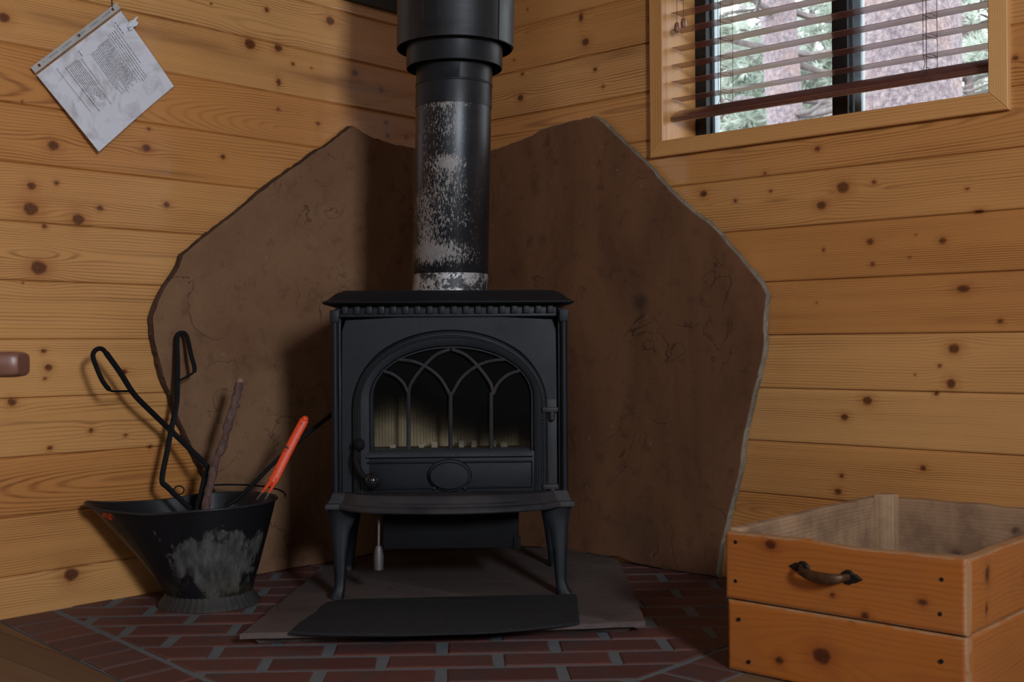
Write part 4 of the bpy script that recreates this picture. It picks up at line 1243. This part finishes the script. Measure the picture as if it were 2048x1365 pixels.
tong('tong_arm', [(354, 672), (354, 700), (355, 740), (354, 795), (350, 825), (342, 862), (334, 905), (324, 960), (335, 975), (357, 996), (382, 1020)],
     [(354, 674), (357, 668), (364, 666), (371, 669), (376, 682), (382, 710), (389, 736), (386, 746), (375, 753), (358, 762)], -.006, .74)
b = new_bm(); pv = P3(342, 862); sweep(b, [(pv[0], pv[1] - .012, pv[2]), (pv[0], pv[1] + .012, pv[2])], .006, 12); mesh_obj('rivet', b, IRON_DARK, tongs)

b = new_bm()
path = smooth_path(Pl([(479, 766), (472, 795), (462, 830), (452, 868), (444, 895), (432, 920), (425, 950), (417, 985), (410, 1030), (404, 1080)], -.02), 7)
n = len(path)
rad = [max(.0065, .0092 + .0018 * math.sin(i * 1.1) * math.exp(-((i % 14) - 5) ** 2 / 9) + .0012 * math.sin(i * .5)) for i in range(n)]
rows = sweep(b, path, rad, 14)
for v_ in b.verts:
    nn = (vnoise(np.array(v_.co.x * 260), np.array(v_.co.z * 120), 3) - .5) * .0022; v_.co.x += float(nn); v_.co.y += float(nn)
kp = P3(482, 810, -.02); ball(b, (P3(474, 812, -.02)), .006, 8, 6, (1.2, 1, 1.1)); ball(b, (P3(450, 892, -.02)), .006, 8, 6, (1.3, 1, .8))
stick = mesh_obj('dry_branch', b, STICK, None, True, 60)
base = Vector(path[-1]); stick.data.transform(Matrix.Translation(-base)); stick.location = base
tag(stick, 'rough brown bark covered stick standing upright in the coal hod beside the tongs', 'stick')
b = new_bm(); tp = Vector(path[0]); sweep(b, [tp, tp + Vector((.003, 0, .010))], [.0085, .0065], 10)
mesh_obj('broken_end', b, plain('pale_broken_wood', srgb(150, 120, 96), .9), stick)

pk = thing('fire_poker', 'thin black iron poker leaning out of the coal hod behind the orange handle', 'poker', P3(462, 1030))
b = new_bm()
path = [tuple(on_y(u, v, y)) for u, v, y in ((450, 1012, -.865), (470, 1002, -.86), (500, 975, -.85), (560, 915, -.82), (615, 868, -.795), (655, 836, -.77))]
sweep(b, smooth_path(path, 5), .0048, 10)
mesh_obj('rod', b, IRON_DARK, pk)
b = new_bm(); e0 = Vector(path[-1]); e1 = e0 + (e0 - Vector(path[-2])).normalized() * .02; sweep(b, [e0, e1], [.006, .005], 10); mesh_obj('poker_tip', b, IRON_DARK, pk)

fk = thing('toasting_fork', 'orange painted two pronged tool with bare steel tips leaning in the coal hod', 'fork', tuple(on_y(540, 990, -.85)))
def OP(u, v): return tuple(on_y(u, v, -.85 + (1000 - v) / 170 * .05))
b = new_bm()
path = smooth_path([OP(610, 838), (OP(606, 846)), OP(590, 876), OP(570, 915), OP(552, 952), OP(545, 964)], 5)
sweep(b, path, [(.0075 if i < 2 else .0105 + .0012 * (i / len(path)), .006) for i in range(len(path))], 12)
ball(b, OP(610, 839), .0085, 12, 8)
mesh_obj('handle', b, ORANGE, fk)
for a_, c_, e_ in (((546, 958), (535, 972), (524, 986)), ((552, 957), (546, 972), (538, 986))):
    b = new_bm(); sweep(b, [OP(*a_), OP(*c_), OP(*e_)], [.0062, .0045, .0025], 8); pr = mesh_obj('prong', b, ORANGE, fk)
    b = new_bm(); ex = (e_[0] * 2 - c_[0], e_[1] * 2 - c_[1]); sweep(b, [OP(*e_), OP(*ex)], [.0022, .0012], 8); mesh_obj('bare_tip', b, STEEL, pr)

# ---------------------------------------------------------------- wooden crate
CR0, CR1, CL0, CL1 = 1.397, 1.832, .105, .722
CH = .250; CT = .019; SEAM = .128
crate = thing('wooden_crate', 'orange stained wooden crate with an iron pull on its front, open and empty', 'crate', RL((CR0 + CR1) / 2, (CL0 + CL1) / 2, 0))
erv, elv, ezv = RL(1, 0), RL(0, 1), np.array([0, 0, 1.])
def cpx(lst):     # knot positions on the front face from the photograph
    out = []
    for u, v, r_ in lst:
        d = ray(u, v); n_ = elv; t_ = (CL1 - CAM @ n_) / (d @ n_); P = CAM + d * t_
        out.append((P @ erv - CR0, P[2], r_ * 2.05 / F_PX * 1.25, r_ * 2.05 / F_PX))
    return out
kn = cpx([(1640, 1313, 15), (1541, 1090, 9), (1555, 1322, 7), (1700, 1240, 5), (1845, 1205, 6), (1665, 1190, 4), (1730, 1232, 6)])
up_ = [(k[0], k[1] - SEAM - .002, k[2], k[3]) for k in kn if k[1] > SEAM]; lo_ = [k for k in kn if k[1] <= SEAM]
plank('front_board', CRATE, crate, RL(CR0, CL1, SEAM + .0015), erv, ezv, elv, CR1 - CR0, CH - SEAM - .002, CT, 41, up_, .004, .004, .55, wob=.005)
plank('front_board', CRATE, crate, RL(CR0 + .002, CL1 - .002, 0.0), erv, ezv, elv, CR1 - CR0 - .002, SEAM - .0015, CT, 42, lo_, .004, .005, .5)
# right side boards (outer face looks along +r)
plank('side_board', CRATE, crate, RL(CR1, CL1 - CT - .0005, SEAM + .001), -elv, ezv, erv, CL1 - CL0 - CT * 2, CH - SEAM - .002, CT, 43, [(.07, .085, .008, .012), (.065, .03, .004, .008), (.25, .06, .01, .01)], .005, .003, .75, wob=.004)
plank('side_board', CRATE, crate, RL(CR1, CL1 - CT - .0005, 0.0), -elv, ezv, erv, CL1 - CL0 - CT * 2, SEAM - .001, CT, 44, [(.3, .06, .012, .012)], .005, .003, .8)
# left side boards: inner face bare, seen from inside
plank('side_board', CRATE_IN, crate, RL(CR0 + CT, CL1 - CT - .0005, SEAM + .001), -elv, ezv, erv, CL1 - CL0 - CT * 2, CH - SEAM + .004, CT, 45, [(.1, .05, .01, .01)], .006, .003, .85, wob=.004)
plank('side_board', CRATE_IN, crate, RL(CR0 + CT, CL1 - CT - .0005, 0.0), -elv, ezv, erv, CL1 - CL0 - CT * 2, SEAM - .001, CT, 46, [], .008, .003, .6)
# back boards: inner face toward the front
plank('back_board', CRATE_IN, crate, RL(CR0, CL0 + CT, SEAM + .001), erv, ezv, elv, CR1 - CR0, CH - SEAM + .006, CT, 47, [(.18, .02, .01, .008), (.3, .08, .006, .006)], .006, .003, .3, wob=.006)
plank('back_board', CRATE_IN, crate, RL(CR0, CL0 + CT, 0.0), erv, ezv, elv, CR1 - CR0, SEAM - .001, CT, 48, [], .008, .003, .3)
plank('bottom_board', CRATE_IN, crate, RL(CR0 + CT, CL0 + CT, .016), erv, elv, ezv, CR1 - CR0 - 2 * CT, CL1 - CL0 - 2 * CT, .014, 49, [], .02, .003, .3)
def post(poly, z, seed, tint):
    b = new_bm(); n = len(poly)
    rows = [[b.verts.new(RL(p[0], p[1], zz)) for p in poly] for zz in (.017, z - .003)]
    q = inset_poly(poly, .0025); q = q if len(q) == n else poly
    if area2(poly) < 0 and q is not poly: q = q[::-1]
    best = min(range(n), key=lambda s_: sum((q[(k + s_) % n][0] - poly[k][0]) ** 2 + (q[(k + s_) % n][1] - poly[k][1]) ** 2 for k in range(n)))
    rows.append([b.verts.new(RL(q[(k + best) % n][0], q[(k + best) % n][1], z)) for k in range(n)])
    grid_faces(b, rows, closed_v=True); b.faces.new(rows[-1]); b.faces.new(rows[0][::-1])
    me = bpy.data.meshes.new('corner_post'); bmesh.ops.recalc_face_normals(b, faces=b.faces[:]); b.to_mesh(me); b.free()
    co = np.zeros(len(me.vertices) * 3); me.vertices.foreach_get('co', co); co = co.reshape(-1, 3)
    set_wood(me, co[:, 2] + seed, (co[:, 0]) - co[:, 0].min(), seed, [(seed + .16, .02, .015, .006)], np.zeros(len(co)), bw=.05, styles={0: .9})
    d_ = me.attributes['wood'].data; arr = np.zeros(len(co) * 3, np.float32); d_.foreach_get('vector', arr); arr[2::3] = tint; d_.foreach_set('vector', arr)
    return link_mesh('corner_post', me, CRATE_IN, crate, True, 30)
a_, c_ = CR0 + CT, CL0 + CT
post([(a_, c_), (a_ + .038, c_), (a_ + .036, c_ + .018), (a_ + .018, c_ + .036), (a_, c_ + .038)], CH + .012, 51, .85)
a_ = CR0 + CT; c_ = CL1 - CT
post([(a_, c_), (a_, c_ - .036), (a_ + .034, c_ - .036), (a_ + .034, c_)], CH - .004, 52, .5)
a_ = CR1 - CT
post([(a_, c_), (a_ - .040, c_), (a_ - .040, c_ - .040), (a_, c_ - .040)], CH - .004, 53, .2)
post([(a_, CL0 + CT), (a_, CL0 + CT + .036), (a_ - .036, CL0 + CT + .036), (a_ - .036, CL0 + CT)], CH + .004, 54, .4)
def on_front(u, v):
    d = ray(u, v); t_ = (CL1 - CAM @ elv) / (d @ elv); P = CAM + d * t_; return P @ erv, P[2]
for u, v in ((1471, 1085), (1471, 1163), (1477, 1240), (1883, 1160), (1880, 1229), (1882, 1324), (1497, 1325)):
    r_, z_ = on_front(u, v); P = [RL(r_, CL1 - .002, z_), RL(r_, CL1 + .0006, z_)]; b = new_bm(); sweep(b, P, .0036, 10); mesh_obj('nail_head', b, NAIL, crate)
# iron pull: two arrow-shaped back plates and a bowed grip
h0, h1 = on_front(1606, 1137), on_front(1697, 1155)
HB = Vector(RL(h0[0], CL1, h0[1])); dirv = (Vector(RL(h1[0], CL1, h1[1])) - HB); HLen = dirv.length; dirv.normalize()
nv = Vector(elv); upz = nv.cross(dirv) * (-1 if nv.cross(dirv).z < 0 else 1)
def hp(a, c, n): return HB + dirv * a + upz * c + nv * n
def backplate(b, at, s_):
    prof = [(-.000, .017), (-.010, .016), (-.016, .007), (-.030, 0)]
    pts = [(.011, .007), (.013, .003), (.013, -.003), (.011, -.007), (.004, -.012), (-.004, -.012), (-.010, -.007), (-.013, -.008), (-.026, 0), (-.013, .008), (-.010, .007), (-.004, .012), (.004, .012)]
    rows = [[b.verts.new(hp(at + s_ * p[0] * f_, p[1] * f_, n_)) for p in pts] for f_, n_ in ((1, 0), (1, .0022), (.8, .0040))]
    grid_faces(b, rows, closed_v=True); b.faces.new(rows[-1])
grip_b = new_bm()
path = smooth_path([hp(-.002, .002, .003), hp(.004, .001, .018), hp(.018, -.002, .026), hp(HLen / 2, -.004, .029), hp(HLen - .018, -.003, .026), hp(HLen - .004, 0, .018), hp(HLen + .002, .001, .003)], 6)
n = len(path)
sweep(grip_b, path, [(.0075 - .0022 * math.cos(2 * PI * i / n), .0028) for i in range(n)], 12, upv=tuple(nv))
pull = mesh_obj('pull_handle', grip_b, HANDLE_WORN, crate)
for at, s_ in ((0, 1), (HLen, -1)):
    b = new_bm(); backplate(b, at, s_); mesh_obj('back_plate', b, HANDLE, pull, True, 30)

# ---------------------------------------------------------------- notice in a plastic sleeve on the left wall
c_top = np.array([1.133, 1.394]); c_lft = np.array([1.343, 1.205]); c_rgt = np.array([.982, 1.244])
hole_dir = (c_lft - c_top); hl = np.linalg.norm(hole_dir); hole_dir /= hl      # along the punched edge
line_dir = np.array([hole_dir[1], -hole_dir[0]]); 
if line_dir @ (c_rgt - c_top) < 0: line_dir = -line_dir
ll_ = .226
def sheet_pt(a, c, lift=0.0):
    """a along the punched edge from its top end, c towards the free edge; the sheet bellies away from the wall"""
    p = c_top + hole_dir * a + line_dir * c
    t_ = a / hl; s_ = c / ll_
    off = .006 + .016 * t_ ** 1.5 * (.6 + .4 * s_) + .003 * math.sin(t_ * 5 + s_ * 3) + lift
    return Vector(RL(off, p[0], p[1]))
note = thing('notice_in_sleeve', 'white printed notice in a clear punched plastic sleeve hanging askew on the left wall', 'notice', sheet_pt(hl / 2, ll_ / 2))
def sheet(b, a0, a1, c0, c1, lift, n=24):
    rows = [[b.verts.new(sheet_pt(a0 + (a1 - a0) * i / n, c0 + (c1 - c0) * j / n, lift)) for j in range(n + 1)] for i in range(n + 1)]
    grid_faces(b, rows); return rows
def thick(b, d):
    bmesh.ops.recalc_face_normals(b, faces=b.faces[:])
    bmesh.ops.solidify(b, geom=b.faces[:], thickness=d)
b = new_bm(); sheet(b, .003, hl - .001, .016, ll_ - .001, 0); thick(b, .0005); sh = mesh_obj('paper_sheet', b, PAPER, note, True, 60)
b = new_bm()
def words(a, c0, c1, h=.0011):
    c = c0
    while c < c1:
        w = random.uniform(.003, .010); w = min(w, c1 - c)
        n_ = 2
        rows = [[b.verts.new(sheet_pt(a + dz, c + w * k / n_, .0009)) for k in range(n_ + 1)] for dz in (-h / 2, h / 2)]
        grid_faces(b, rows); c += w + .0022
TLW = .19; left = .058
def block(a0, a1, n, c0, c1, rag=.03, h=.0011):
    for i in range(n):
        a = a0 + (a1 - a0) * i / max(1, n - 1); words(a, c0, c1 - random.uniform(0, rag), h)
words(.036, .028, .062, .0017); words(.044, .030, .135)
block(.052, .072, 4, .040, .175, .01)
block(.078, .112, 10, .046, .165, .012)
block(.112, .138, 7, .050, .172, .05)
words(.160, .028, .045, .0016); block(.166, .174, 2, .045, .165, .04)
block(.178, .205, 7, .040, .145, .02)
words(.212, .040, .16, .0014)
words(.232, .030, .150, .0010)
thick(b, .0001)
mesh_obj('printed_text', b, INK, sh, False)
b = new_bm(); sheet(b, 0, hl + .002, .010, ll_ + .002, .0018); thick(b, .0003); mesh_obj('plastic_sleeve', b, FILM, note, True, 60)
b = new_bm()
holes = [.020, hl / 2 - .005, hl - .020]
segs = sorted([0] + [h + s_ for h in holes for s_ in (-.0035, .0035)] + [hl])
for i in range(0, len(segs) - 1, 2):
    sheet(b, segs[i], segs[i + 1], -.004, .0115, .0012, 4)
for h in holes:
    sheet(b, h - .0035, h + .0035, -.004, -.0005, .0012, 2); sheet(b, h - .0035, h + .0035, .0062, .0115, .0012, 2)
thick(b, .0004); mesh_obj('punched_strip', b, STRIP, note, True, 60)
b = new_bm()
for i in range(46):
    if i % 9 < 6:
        a = .03 + i * (hl - .06) / 46; rows = [[b.verts.new(sheet_pt(a + q, c, .0022)) for c in (.001, .0042)] for q in (0, .0022)]; grid_faces(b, rows)
thick(b, .0001); mesh_obj('strip_print', b, plain('faded_grey_print', (.25, .24, .24), .7), note, False)
b = new_bm(); hk = sheet_pt(holes[0], .002); sweep(b, [hk + Vector((0, 0, -.002)), Vector(RL(.008, c_top[0] + hole_dir[0] * .02, 1.43)), Vector(RL(.003, c_top[0] + hole_dir[0] * .015, 1.47))], .0012, 6)
mesh_obj('hanging_string', b, CORD, note)
pc = on_wall(268, 47, 'L', .02)
b = new_bm(); rows = []
for i in range(7):
    rows.append([b.verts.new(Vector(RL(.014 + .006 * math.sin(i * 1.9 + j * 2.3), pc[0] + (i - 3) * .004, pc[1] + (j - 2) * .005 - (i - 3) * .0035))) for j in range(5)])
grid_faces(b, rows); thick(b, .0003); mesh_obj('torn_tape', b, NT('clear_shiny_tape').fin((.75, .75, .78), .12), note, True, 30)

# ---------------------------------------------------------------- wooden venetian blind in window_1
blind = thing('venetian_blind', 'reddish brown wooden venetian blind half raised in the window, slats open flat', 'window blind', RL((W_R0 + W_R1) / 2, -.04, 1.18))
S0, S1 = W_R0 + .006, W_R1 - .006
slat_z = 1.2305; SP = .0447
def slat_mesh():
    b = new_bm(); rows = []
    for r_ in (S0, S0 + .004, (S0 + S1) / 2, S1 - .004, S1):
        row = []
        for (l_, z_) in ((-.014, .0), (-.0145, .0013), (-.039, .0038), (-.0635, .0013), (-.064, .0), (-.039, .0012)):
            row.append(b.verts.new(RL(r_, l_, slat_z + z_)))
        rows.append(row)
    grid_faces(b, rows, closed_v=True); b.faces.new(rows[0]); b.faces.new(rows[-1][::-1])
    return b
sl0 = mesh_obj('slat', slat_mesh(), SLAT, blind, True, 30)
k = 1
while slat_z + SP * k < W_Z1 - .06:
    c = sl0.copy(); COL.objects.link(c); c.parent = blind; c.location = (0, 0, SP * k + random.uniform(-.0012, .0012)); c.rotation_euler = (random.uniform(-.006, .006), random.uniform(-.002, .002), 0); k += 1
b = new_bm()      # bottom rail, tipped forward
rc = np.array([-.038, 1.188]); tilt = math.radians(30)
prof = [(-.026, -.006), (-.024, -.009), (.022, -.009), (.026, -.005), (.026, -.002), (.0245, .000), (.026, .002), (.025, .006), (.018, .0085), (-.020, .0085), (-.026, .004)]
rows = []
for r_ in (S0 - .003, S0 + .001, (S0 + S1) / 2, S1 - .001, S1 + .003):
    f_ = .9 if r_ in (S0 - .003, S1 + .003) else 1
    rows.append([b.verts.new(RL(r_, rc[0] + f_ * (p[0] * math.cos(tilt) + p[1] * math.sin(tilt)), rc[1] + f_ * (-p[0] * math.sin(tilt) + p[1] * math.cos(tilt)))) for p in prof])
grid_faces(b, rows, closed_v=True); b.faces.new(rows[0]); b.faces.new(rows[-1][::-1])
mesh_obj('bottom_rail', b, plain('glossy_dark_red_rail', srgb(104, 62, 54), .3, 0, .15, 10, **{'Coat Weight': 1., 'Coat Roughness': .28, 'Coat IOR': 2.}), blind, True, 30)
b = new_bm(); box(b, (S0 - .003, -.07, W_Z1 - .05), (S1 + .003, -.012, W_Z1), .002, RLF); mesh_obj('head_rail', b, SLAT, blind)
def slat_r(u, off=-.012): return on_wall(u, 100, 'R', off)[0]
for u0 in (1436, 1846):
    ra = slat_r(u0, -.012); rb_ = slat_r(u0 + 12, -.0)
    b = new_bm()
    for r_, l_ in ((ra, -.0125), (ra + .010, -.0655)):
        sweep(b, [RL(r_, l_, slat_z - .001), RL(r_, l_, W_Z1 - .03)], .0007, 5)
        sweep(b, [RL(r_, l_, slat_z), RL(r_ + .004, l_ * .8 - .004, 1.21), RL(r_ - .002, l_ * .7 - .006, 1.195)], .0007, 5)
    kk_ = 0
    while slat_z + SP * kk_ < W_Z1 - .06:
        z_ = slat_z + SP * kk_; sweep(b, [RL(ra, -.0125, z_ - .001), RL(ra + .005, -.039, z_ - .003), RL(ra + .010, -.0655, z_ - .001)], .0007, 5); kk_ += 1
    mesh_obj('ladder_cord', b, CORD, blind)
    b = new_bm(); sweep(b, [RL(ra + .008, -.011, 1.185), RL(ra + .008, -.011, W_Z1 - .03)], .0009, 5)
    cz = 1.178
    sweep(b, smooth_path([RL(ra + .008, -.008, 1.20), RL(ra + .016, -.006, 1.196), RL(ra + .012, -.006, 1.188), RL(ra + .002, -.006, 1.176), RL(ra + .014, -.006, 1.170), RL(ra + .022, -.006, 1.176)], 5), .0007, 5)
    mesh_obj('lift_cord', b, CORD, blind)
for u, v, zz in ((1354, 55, 0), (1367, 46, 0)):
    r_, z_ = on_wall(u, v, 'R', -.006)
    b = new_bm()
    prof = [(.0005, .013), (.0045, .0125), (.0060, .009), (.0075, .002), (.0078, -.003), (.0070, -.009), (.0055, -.0125), (.0005, -.013)]
    c_ = RL(r_, -.006, z_); lathe(b, [(p[0], z_ + p[1]) for p in prof], (c_[0], c_[1]), 18, True)
    ts = mesh_obj('tassel', b, TASSEL, blind, True, 60)
    b = new_bm(); sweep(b, [RL(r_, -.006, z_ + .012), RL(r_, -.008, W_Z1 - .03)], .0008, 5); mesh_obj('pull_cord', b, CORD, ts)

# ---------------------------------------------------------------- chair whose arm end shows at the left edge
AY = -2.05
arm_tip = on_y(48, 729, AY); az = arm_tip[2]
chair = thing('wooden_armchair', 'dark wooden armchair at the left edge, only its rounded arm end in view', 'chair', (arm_tip[0] - .28, AY - .28, FZ))
hh = (on_y(30, 703, AY)[2] - on_y(30, 755, AY)[2]) / 2
def armrest(y):
    b = new_bm(); x1 = arm_tip[0]; rows = []
    for x, f_ in ((x1 - .50, 1), (x1 - .012, 1), (x1 - .004, .93), (x1, .80)):
        row = []
        for i in range(20):
            a_ = 2 * PI * i / 20; c_, s_ = math.cos(a_), math.sin(a_)
            sup = lambda q: math.copysign(abs(q) ** .45, q)
            row.append(b.verts.new((x, y + .026 * f_ * sup(c_), az + hh * f_ * sup(s_))))
        rows.append(row)
    grid_faces(b, rows, closed_v=True); b.faces.new(rows[0]); b.faces.new(rows[-1][::-1])
    mesh_obj('armrest', b, ARM, chair, True, 40)
for y in (AY, AY - .54): armrest(y)
for x in (arm_tip[0] - .10, arm_tip[0] - .50):
    for y in (AY, AY - .54):
        top = az - hh * .8 if x > arm_tip[0] - .3 else az + .42
        b = new_bm(); lean = 0 if x > arm_tip[0] - .3 else -.12
        sweep(b, [(x, y, FZ), (x, y, .42), (x + lean * .3, y, az), (x + lean, y, top)][: 4 if lean else 3] if lean else [(x, y, FZ), (x, y, top)], .018, 8, square=False, upv=(0, 1, 0))
        mesh_obj('leg', b, ARM, chair)
b = new_bm(); box(b, (arm_tip[0] - .52, AY - .56, .38), (arm_tip[0] - .09, AY + .02, .42), .008); mesh_obj('seat', b, ARM, chair)
for z_ in (.55, .68, .82):
    b = new_bm(); x = arm_tip[0] - .50 - .12 * max(0, (z_ - .42)) / .55
    box(b, (x - .01, AY - .53, z_), (x + .01, AY - .01, z_ + .07), .004); mesh_obj('back_slat', b, ARM, chair)

# ---------------------------------------------------------------- the pine wood outside the window
bm = new_bm(); box(bm, (-6, -26, -.75), (26, -.3, -.6), frame=RLF); tag(mesh_obj('forest_ground', bm, EARTH, None, False), kind='structure')
def out_pt(u, v, dist):
    """a place outside the window seen in the direction of a pixel, dist metres from the wall"""
    d = ray(u, v); n_ = np.array([-S2, -S2, 0]); t_ = (-dist - CAM @ n_) / (d @ n_); return CAM + d * t_
def trunk(b, base, top, r0_, r1_, seed, n=26, seg=30, rough=.05):
    base, top = Vector(base), Vector(top); rows = []
    for i in range(n + 1):
        t_ = i / n; c = base.lerp(top, t_) + Vector((math.sin(t_ * 5 + seed) * .04, math.cos(t_ * 4 + seed) * .03, 0)); r_ = r0_ + (r1_ - r0_) * t_
        rows.append([b.verts.new((c.x + r_ * (1 + rough * (float(vnoise(np.array(k * 1.9), np.array(i * .8), seed)) - .5) * 2) * math.cos(2 * PI * k / seg), c.y + r_ * (1 + rough * (float(vnoise(np.array(k * 1.9), np.array(i * .8), seed)) - .5) * 2) * math.sin(2 * PI * k / seg), c.z)) for k in range(seg)])
    grid_faces(b, rows, closed_v=True); b.faces.new(rows[-1])
def branch_path(p0, p1, seed, n=7, wob=.06):
    p0, p1 = np.array(p0, float), np.array(p1, float); L = np.linalg.norm(p1 - p0); out = [p0]
    rb = random.Random(seed)
    for i in range(1, n): out.append(p0 + (p1 - p0) * i / n + np.array([rb.uniform(-1, 1), rb.uniform(-1, 1), rb.uniform(-1, 1)]) * wob * L)
    return out + [p1]
def tuft(vs, fs, c, size, cnt, rnd):
    for _ in range(cnt):
        d = np.array([rnd.gauss(0, 1), rnd.gauss(0, 1), rnd.gauss(0, .7)]); d /= np.linalg.norm(d); L = size * rnd.uniform(.5, 1)
        s_ = np.cross(d, [rnd.gauss(0, 1), rnd.gauss(0, 1), rnd.gauss(0, 1)]); s_ = s_ / np.linalg.norm(s_) * size * .055
        k_ = len(vs); o_ = np.array(c) + d * L * .1
        vs += [o_ - s_, o_ + s_, o_ + d * L]; fs.append((k_, k_ + 1, k_ + 2))
def pine_tree(label, base, top, r0_, r1_, seed, branches, tufts, size, spread, bark=BARK_OUT, group='pine trees outside the window'):
    root = thing('pine_tree', label, 'tree', base, group)
    b = new_bm(); trunk(b, base, top, r0_, r1_, seed); mesh_obj('trunk', b, bark, root, True, 70)
    rnd = random.Random(seed); b = new_bm(); vs = []; fs = []
    base, top = np.array(base), np.array(top)
    for i in range(branches):
        t_ = rnd.uniform(.18, .75); p = base + (top - base) * t_; a_ = rnd.uniform(0, 2 * PI); L = spread * rnd.uniform(.5, 1) * (1.2 - .5 * t_)
        q = p + np.array([math.cos(a_) * L, math.sin(a_) * L, rnd.uniform(-.25, .35) * L])
        bp = smooth_path(branch_path(p, q, seed * 100 + i, 5, .07), 3); n_ = len(bp)
        sweep(b, bp, [max(.004, .022 * (1 - k_ / n_) * (L / 1.2)) for k_ in range(n_)], 6)
        for j in range(3):
            p2 = bp[int(n_ * rnd.uniform(.3, .95))]; a2 = a_ + rnd.uniform(-1.3, 1.3); L2 = L * rnd.uniform(.25, .5)
            q2 = p2 + np.array([math.cos(a2) * L2, math.sin(a2) * L2, rnd.uniform(-.4, .4) * L2]); bp2 = smooth_path(branch_path(p2, q2, seed * 999 + i * 7 + j, 4, .08), 2)
            sweep(b, bp2, [max(.002, .008 * (1 - k_ / len(bp2))) for k_ in range(len(bp2))], 5)
            for _ in range(tufts):
                c = bp2[int(len(bp2) * rnd.uniform(.3, .999))] + np.array([rnd.gauss(0, .05), rnd.gauss(0, .05), rnd.gauss(0, .05)]); tuft(vs, fs, c, size, 26, rnd)
        for _ in range(tufts):
            c = bp[int(n_ * rnd.uniform(.5, .999))] + np.array([rnd.gauss(0, .06), rnd.gauss(0, .06), rnd.gauss(0, .06)]); tuft(vs, fs, c, size, 26, rnd)
    if branches:
        mesh_obj('branches', b, TWIG, root, True, 60)
    if vs:
        loc = np.array(root_loc(root)); me = bpy.data.meshes.new('needles'); me.from_pydata([tuple(v - loc) for v in vs], [], fs); me.update(); me.materials.append(NEEDLES)
        o_ = bpy.data.objects.new('needles', me); COL.objects.link(o_); o_.parent = root
        o_['kind'] = 'stuff'
    return root
def vertical(u, v, dist, z0=-.6, z1=6.0, lean=0.):
    p = out_pt(u, v, dist); return (p[0], p[1], z0), (p[0] + lean, p[1], z1)
B, T = vertical(1812, 120, 2.6); dd = np.linalg.norm(np.array(B[:2]) - CAM[:2])
pine_tree('very broad pine trunk filling the right window pane', B, T, 112 * dd / F_PX * 1.02, 112 * dd / F_PX * .95, 3, 0, 0, .1, 1, group=None)
B, T = vertical(1600, 120, 5.2, lean=-.35); dd = np.linalg.norm(np.array(B[:2]) - CAM[:2])
pine_tree('gnarled pale pine trunk with bare limbs seen through the left window pane', B, T, 38 * dd / F_PX, 30 * dd / F_PX, 6, 70, 1, .10, 1.9, group=None)
for i, (u, dist, w, lab) in enumerate(((1432, 8.5, 12, 'slender pine with pale green needles at the left jamb of the window'), (1520, 11, 13, 'slender pine behind the limbs left of the gnarled trunk'), (1655, 9.5, 9, 'thin pine standing just left of the window mullion'), (1745, 13, 14, 'pine mostly hidden behind the very broad trunk'), (1958, 9, 11, 'slender pine at the far right edge of the window'), (1885, 14.5, 12, 'distant pine showing between the broad trunk and the right casing'), (1575, 15, 14, 'most distant pine behind the gnarled trunk'))):
    B, T = vertical(u, 120, dist, lean=random.uniform(-.3, .3)); dd = np.linalg.norm(np.array(B[:2]) - CAM[:2])
    pine_tree(lab, B, T, w * dd / F_PX, w * dd / F_PX * .6, 20 + i, 80, 7, .17, 1.7)
